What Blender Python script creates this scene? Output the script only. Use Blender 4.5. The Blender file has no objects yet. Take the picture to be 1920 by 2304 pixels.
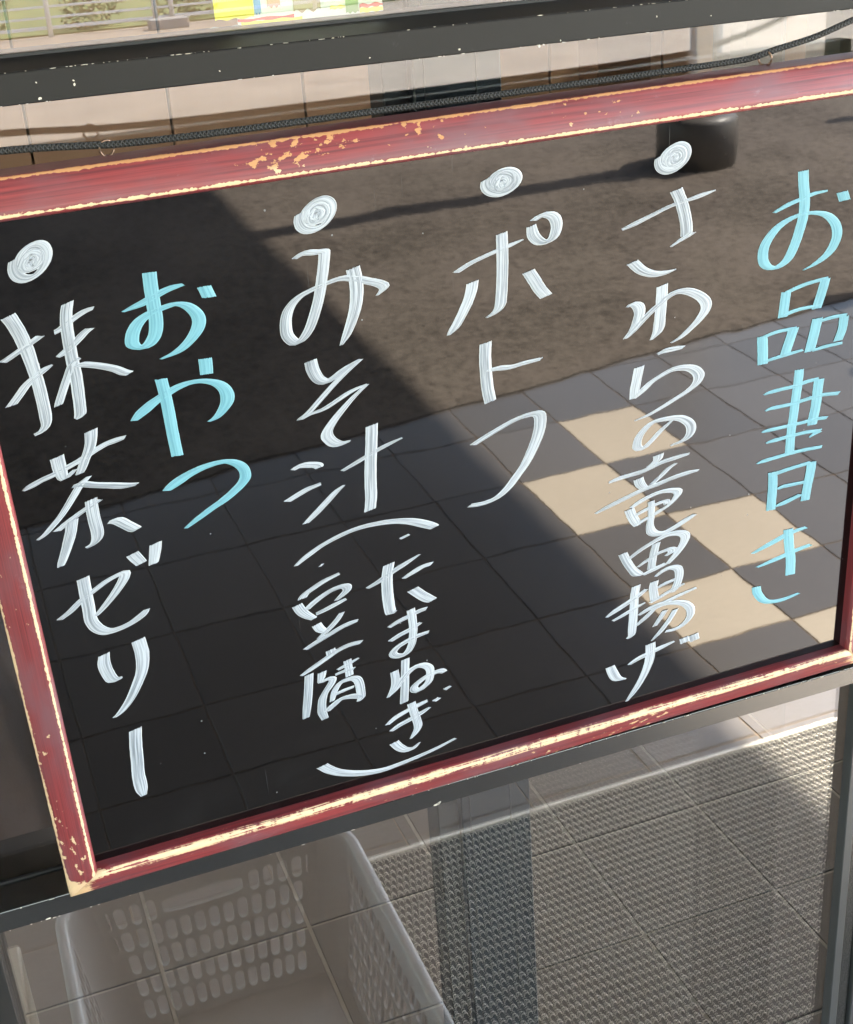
import bpy, bmesh, math, random
from mathutils import Vector, Matrix, noise as mnoise
random.seed(7)
rad = math.radians
S = bpy.context.scene
COL = S.collection

# ------------------------------------------------------------------ camera
cam_d = bpy.data.cameras.new("camera")
cam = bpy.data.objects.new("camera", cam_d)
COL.objects.link(cam)
cam_d.sensor_fit = 'HORIZONTAL'
cam_d.sensor_width = 36.0
cam_d.lens = 56.25
cam_d.clip_start = 0.02
cam_d.clip_end = 400
RX = Vector((0.93271591, -0.35466766, -0.06520641))      # picture right
RD = Vector((-0.20770917, -0.38056618, -0.901125))       # picture down
RF = Vector((0.29478455, 0.8540376, -0.42862786))        # view direction
CAMP = Vector((0, 0, 1.6))
m = Matrix.Identity(4)
for i in range(3):
    m[i][0] = RX[i]; m[i][1] = -RD[i]; m[i][2] = -RF[i]; m[i][3] = CAMP[i]
cam.matrix_world = m
S.camera = cam
S.render.resolution_x, S.render.resolution_y = 853, 1024

# ------------------------------------------------------------------ world, sun, exposure
SUN_EL = 50.0
w = bpy.data.worlds.new("World"); S.world = w; w.use_nodes = True
nt = w.node_tree; bg = nt.nodes["Background"]
sky = nt.nodes.new("ShaderNodeTexSky"); sky.sky_type = 'NISHITA'
sky.sun_disc = False
sky.sun_elevation = rad(SUN_EL); sky.sun_rotation = rad(92)
sky.air_density = 1.2; sky.dust_density = 1.5
nt.links.new(sky.outputs[0], bg.inputs[0]); bg.inputs[1].default_value = 0.15
sd = bpy.data.lights.new("sun", 'SUN'); sd.energy = 3.6; sd.angle = rad(0.9)
sd.color = (1.0, 0.93, 0.82)
sun = bpy.data.objects.new("sun", sd); COL.objects.link(sun)
sdir = Vector((math.cos(rad(SUN_EL)), -0.035 * math.cos(rad(SUN_EL)), math.sin(rad(SUN_EL)))).normalized()
sun.rotation_euler = sdir.to_track_quat('Z', 'Y').to_euler()
sun.location = (6, -2, 7)
S.view_settings.view_transform = 'Standard'
S.view_settings.look = 'None'
S.view_settings.exposure = 3.75
S.view_settings.gamma = 1.0
S.cycles.max_bounces = 10
S.cycles.glossy_bounces = 6
S.cycles.transparent_max_bounces = 24
S.cycles.caustics_reflective = False
S.cycles.caustics_refractive = False

# ------------------------------------------------------------------ helpers
def tag(o, label=None, cat=None, group=None, kind=None):
    if label: o['label'] = label
    if cat: o['category'] = cat
    if group: o['group'] = group
    if kind: o['kind'] = kind
    return o

def thing(name, label, cat, loc=(0, 0, 0), group=None):
    o = bpy.data.objects.new(name, None); COL.objects.link(o)
    o.empty_display_size = 0.05
    o.location = loc
    return tag(o, label, cat, group)

class MB:
    """collects shapes in world (or parent-local) coordinates and links them as one mesh"""
    def __init__(s): s.v = []; s.f = []; s.uv = {}; s.uv2 = {}; s.sm = []
    def face(s, idx, uv=None, uv2=None, smooth=False):
        s.f.append(tuple(idx))
        s.sm.append(smooth)
        if uv: s.uv[len(s.f) - 1] = uv
        if uv2: s.uv2[len(s.f) - 1] = uv2
    def vert(s, p): s.v.append(tuple(p)); return len(s.v) - 1
    def box(s, a, b, ch=0.0):
        x0, y0, z0 = a; x1, y1, z1 = b
        if ch <= 0:
            i = [s.vert(p) for p in ((x0,y0,z0),(x1,y0,z0),(x1,y1,z0),(x0,y1,z0),(x0,y0,z1),(x1,y0,z1),(x1,y1,z1),(x0,y1,z1))]
            for q in ((0,3,2,1),(4,5,6,7),(0,1,5,4),(1,2,6,5),(2,3,7,6),(3,0,4,7)): s.face([i[k] for k in q])
        else:
            c = ch
            lay = []
            for z, e in ((z0, c), (z0 + c, 0), (z1 - c, 0), (z1, c)):
                X0, X1, Y0, Y1 = x0 + e, x1 - e, y0 + e, y1 - e
                k = c if e == 0 else 0
                pts = ((X0+k,Y0,z),(X1-k,Y0,z),(X1,Y0+k,z),(X1,Y1-k,z),(X1-k,Y1,z),(X0+k,Y1,z),(X0,Y1-k,z),(X0,Y0+k,z))
                lay.append([s.vert(p) for p in pts])
            for a_, b_ in zip(lay, lay[1:]):
                for j in range(8): s.face((a_[j], a_[(j+1) % 8], b_[(j+1) % 8], b_[j]))
            s.face(lay[0][::-1]); s.face(lay[-1])
        return s
    def lathe(s, c, prof, n=24, smooth=True, axis='z'):
        rings = []
        for r, h in prof:
            ring = []
            for k in range(n):
                a = 2 * math.pi * k / n
                if axis == 'z': p = (c[0] + r*math.cos(a), c[1] + r*math.sin(a), c[2] + h)
                elif axis == 'x': p = (c[0] + h, c[1] + r*math.cos(a), c[2] + r*math.sin(a))
                else: p = (c[0] + r*math.sin(a), c[1] + h, c[2] + r*math.cos(a))
                ring.append(s.vert(p))
            rings.append(ring)
        for a_, b_ in zip(rings, rings[1:]):
            for j in range(n): s.face((a_[j], a_[(j+1) % n], b_[(j+1) % n], b_[j]), smooth=smooth)
        s.face(rings[0][::-1]); s.face(rings[-1])
        return s
    def tube(s, pts, r, n=8, uvs=False, cap=True):
        pts = [Vector(p) for p in pts]
        rings = []; L = 0.0; Ls = []
        up = Vector((0.013, 0.021, 1)).normalized()
        for i, p in enumerate(pts):
            t = (pts[min(i+1, len(pts)-1)] - pts[max(i-1, 0)]).normalized()
            a = t.cross(up)
            if a.length < 1e-3: a = t.cross(Vector((1, 0, 0)))
            a.normalize(); b = t.cross(a)
            if i: L += (p - pts[i-1]).length
            Ls.append(L)
            rr = r[i] if isinstance(r, (list, tuple)) else r
            rings.append([s.vert(p + rr * (math.cos(2*math.pi*k/n) * a + math.sin(2*math.pi*k/n) * b)) for k in range(n)])
        for i in range(len(rings)-1):
            for j in range(n):
                u = None
                if uvs: u = ((Ls[i], j/n), (Ls[i], (j+1)/n), (Ls[i+1], (j+1)/n), (Ls[i+1], j/n))
                s.face((rings[i][j], rings[i][(j+1) % n], rings[i+1][(j+1) % n], rings[i+1][j]), uv=u, smooth=True)
        if cap: s.face(rings[0][::-1]); s.face(rings[-1])
        return s
    def build(s, name, mat, parent=None, local=False, **kw):
        me = bpy.data.meshes.new(name)
        off = Vector((0, 0, 0))
        if parent is not None and not local:
            q = parent
            while q is not None: off += Vector(q.location); q = q.parent
        me.from_pydata([(p[0]-off[0], p[1]-off[1], p[2]-off[2]) for p in s.v], [], s.f)
        if s.uv:
            l = me.uv_layers.new(name="UVMap")
            for pi, us in s.uv.items():
                for li, u in zip(me.polygons[pi].loop_indices, us): l.data[li].uv = u
        if s.uv2:
            l = me.uv_layers.new(name="UV2")
            for pi, us in s.uv2.items():
                for li, u in zip(me.polygons[pi].loop_indices, us): l.data[li].uv = u
        for p, sm in zip(me.polygons, s.sm): p.use_smooth = sm
        me.update()
        if isinstance(mat, (list, tuple)):
            for mm in mat: me.materials.append(mm)
        else: me.materials.append(mat)
        o = bpy.data.objects.new(name, me); COL.objects.link(o)
        if parent is not None: o.parent = parent
        tag(o, **kw)
        return o

# ------------------------------------------------------------------ materials
class NT:
    def __init__(s, name):
        s.m = bpy.data.materials.new(name); s.m.use_nodes = True
        s.t = s.m.node_tree; s.p = s.t.nodes["Principled BSDF"]; s.out = s.t.nodes["Material Output"]
    def n(s, typ, **kw):
        nd = s.t.nodes.new("ShaderNode" + typ)
        for k, v in kw.items():
            if k in nd.inputs: s.set(nd.inputs[k], v)
            else: setattr(nd, k, v)
        return nd
    def set(s, sock, v):
        if isinstance(v, bpy.types.NodeSocket): s.t.links.new(v, sock)
        elif isinstance(v, bpy.types.Node): s.t.links.new(v.outputs[0], sock)
        else:
            if isinstance(v, (tuple, list)) and len(v) == 3 and sock.type == 'RGBA': v = (*v, 1)
            sock.default_value = v
    def P(s, **kw):
        for k, v in kw.items(): s.set(s.p.inputs[k.replace('_', ' ')], v)
        return s.m
    def math(s, op, a, b=0.0, c=None, clamp=False):
        nd = s.t.nodes.new("ShaderNodeMath"); nd.operation = op; nd.use_clamp = clamp
        s.set(nd.inputs[0], a); s.set(nd.inputs[1], b)
        if c is not None: s.set(nd.inputs[2], c)
        return nd.outputs[0]
    def mix(s, f, a, b):
        nd = s.t.nodes.new("ShaderNodeMix"); nd.data_type = 'RGBA'
        s.set(nd.inputs[0], f); s.set(nd.inputs[6], a); s.set(nd.inputs[7], b)
        return nd.outputs[2]
    def sep(s, v):
        nd = s.t.nodes.new("ShaderNodeSeparateXYZ"); s.set(nd.inputs[0], v); return nd.outputs
    def comb(s, x=0.0, y=0.0, z=0.0):
        nd = s.t.nodes.new("ShaderNodeCombineXYZ")
        for k, v in enumerate((x, y, z)): s.set(nd.inputs[k], v)
        return nd.outputs[0]
    def noise(s, vec, scale, detail=3.0, rough=0.55, dist=0.0):
        nd = s.t.nodes.new("ShaderNodeTexNoise")
        if vec is not None: s.set(nd.inputs['Vector'], vec)
        s.set(nd.inputs['Scale'], scale); nd.inputs['Detail'].default_value = detail
        nd.inputs['Roughness'].default_value = rough; nd.inputs['Distortion'].default_value = dist
        return nd.outputs[0]
    def ramp(s, v, stops, interp='LINEAR'):
        nd = s.t.nodes.new("ShaderNodeValToRGB"); s.set(nd.inputs[0], v)
        cr = nd.color_ramp; cr.interpolation = interp
        while len(cr.elements) < len(stops): cr.elements.new(0.5)
        for e, (p, c) in zip(cr.elements, stops):
            e.position = p
            e.color = (c, c, c, 1) if isinstance(c, (int, float)) else (*c, 1)
        return nd.outputs[0]
    def smooth(s, v, lo, hi):
        nd = s.t.nodes.new("ShaderNodeMapRange"); nd.interpolation_type = 'SMOOTHSTEP'
        s.set(nd.inputs[0], v); nd.inputs[1].default_value = lo; nd.inputs[2].default_value = hi
        return nd.outputs[0]
    def obj(s): return s.t.nodes.new("ShaderNodeTexCoord").outputs['Object']
    def gpos(s): return s.t.nodes.new("ShaderNodeNewGeometry").outputs['Position']
    def uv(s, name="UVMap"):
        nd = s.t.nodes.new("ShaderNodeUVMap"); nd.uv_map = name; return nd.outputs[0]
    def rnd(s): return s.t.nodes.new("ShaderNodeObjectInfo").outputs['Random']
    def bump(s, h, strength=0.3, dist=0.001):
        nd = s.t.nodes.new("ShaderNodeBump"); nd.inputs['Strength'].default_value = strength
        nd.inputs['Distance'].default_value = dist; s.set(nd.inputs['Height'], h)
        s.t.links.new(nd.outputs[0], s.p.inputs['Normal']); return nd

def simple(name, col, rough=0.5, var=0.12, scale=30, metal=0.0, spec=0.5, bump=0.0, bscale=200):
    k = NT(name)
    nz = k.noise(k.gpos(), scale, 4)
    c = k.mix(nz, tuple(x*(1-var) for x in col), tuple(min(1, x*(1+var)) for x in col))
    k.P(Base_Color=c, Roughness=rough, Metallic=metal, Specular_IOR_Level=spec)
    if bump: k.bump(k.noise(k.gpos(), bscale, 3), bump, 0.001)
    return k.m

# glossy black writing panel: dust, faint scratches and rubbed-out marks
k = NT("black_gloss_panel")
oc = k.obj()
mp = k.n("Mapping"); k.set(mp.inputs['Vector'], oc); mp.inputs['Rotation'].default_value = (0, rad(63), 0); mp.inputs['Scale'].default_value = (900, 1, 9)
scr = k.smooth(k.noise(mp.outputs[0], 1.0, 2), 0.735, 0.80)
mp2 = k.n("Mapping"); k.set(mp2.inputs['Vector'], oc); mp2.inputs['Rotation'].default_value = (0, rad(-28), 0); mp2.inputs['Scale'].default_value = (700, 1, 6)
scr2 = k.smooth(k.noise(mp2.outputs[0], 1.0, 2), 0.74, 0.82)
spk = k.n("TexVoronoi"); k.set(spk.inputs['Vector'], oc); spk.inputs['Scale'].default_value = 75
dots = k.smooth(spk.outputs['Distance'], 0.055, 0.02)
dots = k.math('MULTIPLY', dots, k.smooth(k.noise(oc, 60, 2), 0.52, 0.60))
x, y, z = k.sep(oc)
low = k.smooth(z, 0.07, 0.0)
haze = k.math('MULTIPLY', k.smooth(k.noise(oc, 22, 5, 0.7), 0.45, 0.8), k.math('MULTIPLY_ADD', low, 0.9, 0.0))
dirt = k.math('ADD', k.math('MULTIPLY', scr, 0.30), k.math('MULTIPLY', scr2, 0.24))
dirt = k.math('ADD', dirt, k.math('MULTIPLY', haze, 0.03))
mp3 = k.n("Mapping"); k.set(mp3.inputs['Vector'], oc); mp3.inputs['Rotation'].default_value = (0, rad(-4), 0); mp3.inputs['Scale'].default_value = (14, 1, 260)
wipe = k.math('MULTIPLY', k.smooth(k.noise(mp3.outputs[0], 1.0, 4, 0.6), 0.56, 0.80), k.smooth(k.noise(oc, 7, 2), 0.50, 0.70))
dirt = k.math('ADD', dirt, k.math('MULTIPLY', wipe, 0.035))
dirt = k.math('ADD', dirt, k.math('MULTIPLY', dots, 1.6), clamp=True)
bc = k.mix(dirt, (0.0014, 0.0014, 0.0016), (0.16, 0.17, 0.18))
k.P(Base_Color=bc, Roughness=k.math('MULTIPLY_ADD', dirt, 0.3, 0.02), IOR=1.64)
bh = k.math('ADD', k.noise(oc, 26, 1), k.math('MULTIPLY', k.noise(oc, 420, 2), 0.03))
k.bump(bh, 0.42, 0.00009)
M_panel = k.m

def ink(name, c0, c1, edge, sheer):
    k = NT(name)
    u1, v1, _ = k.sep(k.uv()); d2, id2, _ = k.sep(k.uv("UV2"))
    st = k.noise(k.comb(k.math('MULTIPLY', u1, 0.018), k.math('ADD', k.math('MULTIPLY', v1, 7.0), id2), id2), 1.0, 4, 0.65)
    fine = k.noise(k.comb(k.math('MULTIPLY', u1, 0.05), k.math('ADD', k.math('MULTIPLY', v1, 26.0), id2), id2), 1.0, 2)
    f = k.smooth(k.math('MULTIPLY_ADD', fine, 0.35, k.math('MULTIPLY', st, 0.8)), 0.47, 0.72)
    e = k.math('ABSOLUTE', k.math('SUBTRACT', v1, 0.5))
    ee = k.smooth(e, 0.40, 0.48)
    c = k.mix(f, c0, c1)
    c = k.mix(ee, c, edge)
    # dry bristle gaps at both ends of a stroke
    gap = k.noise(k.comb(id2, k.math('MULTIPLY', v1, 9.0), k.math('MULTIPLY', d2, 0.5)), 1.0, 3)
    al = k.smooth(k.math('SUBTRACT', k.math('MULTIPLY_ADD', d2, 0.55, 0.46), gap), -0.02, 0.04)
    thin = k.smooth(fine, 0.80, 0.86)
    al = k.math('MULTIPLY', al, k.math('SUBTRACT', 1.0, k.math('MULTIPLY', thin, 0.8)))
    al = k.math('MULTIPLY', al, k.math('SUBTRACT', 1.0, k.math('MULTIPLY', f, sheer)))
    k.P(Base_Color=c, Roughness=0.42, Alpha=al)
    k.bump(k.math('ADD', fine, st), 0.35, 0.0001)
    return k.m
M_white = ink("white_marker_ink", (0.42, 0.465, 0.53), (0.20, 0.235, 0.28), (0.52, 0.565, 0.62), 0.25)
M_blue = ink("light_blue_marker_ink", (0.15, 0.375, 0.46), (0.10, 0.28, 0.365), (0.19, 0.43, 0.51), 0.08)

# red lacquered wood, rubbed through to bare wood at the arrises.  u = metres along, v = 0..1 across
def lacquer(name, amount_in, amount_out, patch, pale, grain, streaky=0.0, win=None, length=10.0):
    k = NT(name)
    u, v, _ = k.sep(k.uv())
    gv = k.comb(k.math('MULTIPLY', u, 9.0), k.math('MULTIPLY', v, grain), 0.0)
    g = k.noise(gv, 1.0, 5, 0.6, 0.4)
    big = k.noise(k.comb(k.math('MULTIPLY', u, 38.0), k.math('MULTIPLY', v, 2.0), 3.0), 1.0, 5, 0.65)
    bites = k.noise(k.comb(k.math('MULTIPLY', u, 330.0), k.math('MULTIPLY', v, 6.0), 7.0), 1.0, 3, 0.6)
    def near(at, wd):
        return k.smooth(k.math('ABSOLUTE', k.math('SUBTRACT', v, at)), wd, 0.0)
    ei = k.math('MULTIPLY', near(0.300, win or 0.044), amount_in)
    eo = k.math('MULTIPLY', near(0.722, 0.045), amount_out)
    e = k.math('MAXIMUM', ei, eo)
    s = k.math('ADD', e, k.math('MULTIPLY', k.math('SUBTRACT', big, 0.5), 1.1))
    s = k.math('ADD', s, k.math('MULTIPLY', k.math('SUBTRACT', bites, 0.5), 1.1))
    streak = k.noise(k.comb(k.math('MULTIPLY', u, 26.0), k.math('MULTIPLY', v, 38.0), 9.0), 1.0, 4, 0.6)
    s = k.math('ADD', s, k.math('MULTIPLY', k.math('SUBTRACT', streak, 0.5), streaky))
    corner = k.math('MAXIMUM', k.smooth(u, 0.034, 0.016), k.smooth(u, length + 0.026, length + 0.045))
    s = k.math('ADD', s, k.math('MULTIPLY', corner, 1.0))
    wear = k.smooth(s, 0.60, 0.66)
    face = k.smooth(v, 0.28, 0.34); face = k.math('MULTIPLY', face, k.smooth(v, 0.74, 0.70))
    pn = k.noise(k.comb(k.math('MULTIPLY', u, 150.0), k.math('MULTIPLY', v, 9.0), 11.0), 1.0, 4, 0.6)
    pm = k.noise(k.comb(k.math('MULTIPLY', u, 9.0), k.math('MULTIPLY', v, 0.6), 5.0), 1.0, 1)
    pw = k.math('MULTIPLY', k.smooth(k.math('MULTIPLY_ADD', k.math('SUBTRACT', pm, 0.5), 0.9, pn), 0.72 - patch, 0.735 - patch), face)
    wear = k.math('MAXIMUM', wear, pw)
    woodc = k.mix(k.noise(k.comb(k.math('MULTIPLY', u, 30.0), k.math('MULTIPLY', v, 60.0), 0.0), 1.0, 3), (0.46, 0.19, 0.070), (0.56, 0.32, 0.15))
    woodc = k.mix(k.math('MAXIMUM', pale, k.smooth(v, 0.45, 0.33)), woodc, (0.66, 0.49, 0.31))
    red = k.mix(k.smooth(g, 0.35, 0.7), (0.25, 0.036, 0.040), (0.115, 0.018, 0.024))
    mott = k.noise(k.comb(k.math('MULTIPLY', u, 14.0), k.math('MULTIPLY', v, 1.3), 2.0), 1.0, 3)
    red = k.mix(k.smooth(mott, 0.4, 0.75), red, (0.165, 0.065, 0.080))
    bloom = k.noise(k.comb(k.math('MULTIPLY', u, 60.0), k.math('MULTIPLY', v, 3.5), 21.0), 1.0, 5, 0.75)
    red = k.mix(k.math('MULTIPLY', k.smooth(bloom, 0.60, 0.80), 0.38), red, (0.34, 0.28, 0.31))
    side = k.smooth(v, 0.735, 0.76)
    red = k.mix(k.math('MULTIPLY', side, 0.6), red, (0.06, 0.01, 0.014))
    k.P(Base_Color=k.mix(wear, red, woodc), Roughness=k.math('MULTIPLY_ADD', wear, 0.2, 0.42), Coat_Weight=k.math('MULTIPLY', k.math('SUBTRACT', 1.0, wear), 0.16), Coat_Roughness=0.3)
    h = k.math('SUBTRACT', k.math('MULTIPLY', g, 0.5), k.math('MULTIPLY', wear, 0.8))
    k.bump(h, 0.7, 0.0003)
    return k.m
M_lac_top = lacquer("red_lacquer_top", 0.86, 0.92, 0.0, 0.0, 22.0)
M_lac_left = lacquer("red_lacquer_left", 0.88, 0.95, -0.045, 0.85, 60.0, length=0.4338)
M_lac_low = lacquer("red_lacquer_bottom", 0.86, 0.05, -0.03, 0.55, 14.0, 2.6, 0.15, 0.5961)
M_barewood = simple("bare_pine", (0.85, 0.55, 0.26), 0.6, 0.15, 60)

def alu(name, col, rough=0.38, spec=0.5, bloom=0.25, ior=1.5):
    k = NT(name); p = k.gpos()
    s = k.noise(p, 9, 5, 0.7); f = k.noise(p, 900, 2)
    c = k.mix(k.smooth(s, 0.3, 0.8), tuple(x*0.85 for x in col), tuple(x*1.2 for x in col))
    scuff = k.smooth(k.noise(p, 70, 6, 0.75, 1.5), 0.62, 0.80)
    c = k.mix(k.math('MULTIPLY', scuff, bloom), c, (0.13, 0.14, 0.15))
    k.P(Base_Color=c, Roughness=rough, Specular_IOR_Level=spec, IOR=ior)
    k.bump(f, 0.08, 0.0004)
    return k.m
M_alu = alu("charcoal_window_frame_paint", (0.010, 0.011, 0.012), 0.25, 0.5, 0.7, 1.85)
M_alu_up = alu("weathered_charcoal_frame_paint", (0.010, 0.0092, 0.0095), 0.45, 0.25, 0.2)
M_alu_g = alu("grey_stile_paint", (0.036, 0.038, 0.040), 0.4)
M_ledge = alu("dusty_ledge_paint", (0.055, 0.050, 0.044), 0.22, 0.6, 0.1)
M_chip = simple("bare_primer_chip", (0.60, 0.56, 0.49), 0.6, 0.1, 300)
M_gasket = simple("black_rubber_gasket", (0.012, 0.012, 0.013), 0.6)

def glass(name, ior):
    k = NT(name)
    fr = k.n("Fresnel"); ge = k.n("NewGeometry")
    k.set(fr.inputs['IOR'], k.math('MULTIPLY_ADD', ge.outputs['Backfacing'], 1/ior - ior, ior))
    gl = k.n("BsdfGlossy"); gl.inputs['Roughness'].default_value = 0.0; gl.inputs['Color'].default_value = (1, 1, 1, 1)
    tr = k.n("BsdfTransparent"); tr.inputs['Color'].default_value = (0.965, 0.97, 0.96, 1)
    bp = k.n("Bump"); bp.inputs['Strength'].default_value = 0.12; bp.inputs['Distance'].default_value = 0.0004
    k.set(bp.inputs['Height'], k.noise(k.gpos(), 5.0, 1)); k.t.links.new(bp.outputs[0], gl.inputs['Normal'])
    mx = k.n("MixShader"); k.set(mx.inputs[0], fr.outputs[0]); k.t.links.new(tr.outputs[0], mx.inputs[1]); k.t.links.new(gl.outputs[0], mx.inputs[2])
    k.t.links.new(mx.outputs[0], k.out.inputs[0])
    return k.m
M_glass = glass("window_glass", 1.56)
M_glass2 = glass("coated_window_glass", 2.15)
M_glass3 = glass("door_glass", 1.56)

k = NT("braided_black_cord")
u, v, _ = k.sep(k.uv())
a = k.math('SINE', k.math('ADD', k.math('MULTIPLY', u, 2600.0), k.math('MULTIPLY', v, 25.13)))
b = k.math('SINE', k.math('SUBTRACT', k.math('MULTIPLY', u, 2600.0), k.math('MULTIPLY', v, 25.13)))
h = k.math('MAXIMUM', a, b)
k.P(Base_Color=k.mix(k.smooth(h, -0.6, 1.0), (0.004, 0.004, 0.004), (0.028, 0.027, 0.026)), Roughness=0.7)
k.bump(h, 0.8, 0.0006)
M_cord = k.m
M_hook = simple("aged_brass_hook", (0.22, 0.14, 0.10), 0.4, 0.2, 200, metal=0.85)

def tilemat(name, c, gl_r=0.42, rv=0.12):
    k = NT(name); p = k.gpos()
    mp = k.n("Mapping"); k.set(mp.inputs['Vector'], p); mp.inputs['Rotation'].default_value = (0, 0, 0.6); mp.inputs['Scale'].default_value = (30, 90, 30)
    s = k.noise(mp.outputs[0], 1.0, 5, 0.65); l = k.noise(p, 2.5, 3)
    f = k.math('ADD', k.math('MULTIPLY', k.math('SUBTRACT', s, 0.5), 0.5), k.math('MULTIPLY', k.math('SUBTRACT', l, 0.5), 0.35))
    f = k.math('ADD', f, k.math('MULTIPLY_ADD', k.rnd(), rv*2, 0.5 - rv))
    k.P(Base_Color=k.mix(f, tuple(x*0.72 for x in c), tuple(x*1.25 for x in c)), Roughness=gl_r)
    k.bump(s, 0.5, 0.0014)
    return k.m
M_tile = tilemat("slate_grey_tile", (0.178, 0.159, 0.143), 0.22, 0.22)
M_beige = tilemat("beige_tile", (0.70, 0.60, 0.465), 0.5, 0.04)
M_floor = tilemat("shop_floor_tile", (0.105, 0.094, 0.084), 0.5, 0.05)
k = NT("pale_grout"); k.P(Base_Color=k.mix(k.noise(k.gpos(), 60, 3), (0.21, 0.20, 0.175), (0.29, 0.275, 0.24)), Roughness=0.9); M_grout = k.m
k = NT("grey_grout"); k.P(Base_Color=k.mix(k.noise(k.gpos(), 60, 3), (0.24, 0.17, 0.11), (0.34, 0.25, 0.17)), Roughness=0.95); M_grout_out = k.m
k = NT("asphalt"); p = k.gpos()
a = k.noise(p, 55, 5, 0.75); b = k.noise(p, 1.3, 4); c_ = k.noise(p, 22, 6, 0.75)
f = k.math('ADD', -0.36, k.math('ADD', k.math('MULTIPLY', a, 0.60), k.math('ADD', k.math('MULTIPLY', b, 0.45), k.math('MULTIPLY', c_, 0.75))))
k.P(Base_Color=k.mix(k.smooth(f, 0.15, 0.75), (0.016, 0.013, 0.011), (0.225, 0.190, 0.158)), Roughness=0.9, Specular_IOR_Level=0.05)
k.bump(a, 0.6, 0.004); M_asph = k.m
M_lot = simple("beige_gravelled_concrete", (0.29, 0.245, 0.195), 0.85, 0.35, 1.6)
M_grass = simple("short_grass", (0.16, 0.19, 0.06), 0.9, 0.6, 2.5)
M_leaf = simple("shrub_leaves", (0.07, 0.13, 0.03), 0.6, 0.5, 14)
M_fence = simple("white_fence_paint", (0.80, 0.80, 0.78), 0.4, 0.05)
M_canopy = simple("cream_canopy_boards", (0.34, 0.31, 0.28), 0.7)
M_wall = simple("grey_render", (0.35, 0.33, 0.31), 0.8)
M_darkpost = simple("dark_grey_steel", (0.022, 0.022, 0.022), 0.25, 0.1)
M_foot = simple("grey_rubber_foot", (0.15, 0.135, 0.12), 0.4, 0.2)
M_concrete = simple("grey_concrete", (0.32, 0.31, 0.29), 0.8)
k = NT("brown_laminate"); p = k.gpos()
mp = k.n("Mapping"); k.set(mp.inputs['Vector'], p); mp.inputs['Scale'].default_value = (16, 16, 0.6)
k.P(Base_Color=k.mix(k.noise(mp.outputs[0], 1.0, 3), (0.33, 0.205, 0.12), (0.43, 0.275, 0.165)), Roughness=0.5); M_lam = k.m
M_matbase = simple("mat_backing", (0.040, 0.038, 0.034), 0.6, 0.3, 90)
M_matloop = simple("glint_pale_vinyl", (0.94, 0.87, 0.75), 0.28, 0.1, 500)  # loops coloured pale to stand in for glints on the pile
M_basket = simple("grey_plastic_basket", (0.35, 0.34, 0.325), 0.38, 0.06, 30)
M_crate = simple("cream_plastic_crate", (0.62, 0.54, 0.42), 0.5, 0.1, 30)
M_slot = simple("brown_slot_lining", (0.2, 0.15, 0.1), 0.7)
M_cloth = simple("brown_canvas", (0.06, 0.034, 0.026), 0.85, 0.3, 25, bump=0.4, bscale=400)
M_whitepl = simple("milky_plastic", (0.15, 0.145, 0.125), 0.3, 0.08)
k = NT("opal_added_light_pane"); tl = k.n("BsdfTranslucent"); tl.inputs[0].default_value = (0.62, 0.58, 0.54, 1)  # translucent material of the pane added to light the interior
k.t.links.new(tl.outputs[0], k.out.inputs[0]); M_opal = k.m
M_colwood = simple("dark_column_wood", (0.14, 0.075, 0.04), 0.5)
M_post = simple("navy_black_stile_paint", (0.012, 0.017, 0.023), 0.3, 0.1)
M_navy = simple("navy_lining", (0.02, 0.035, 0.06), 0.4)

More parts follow.
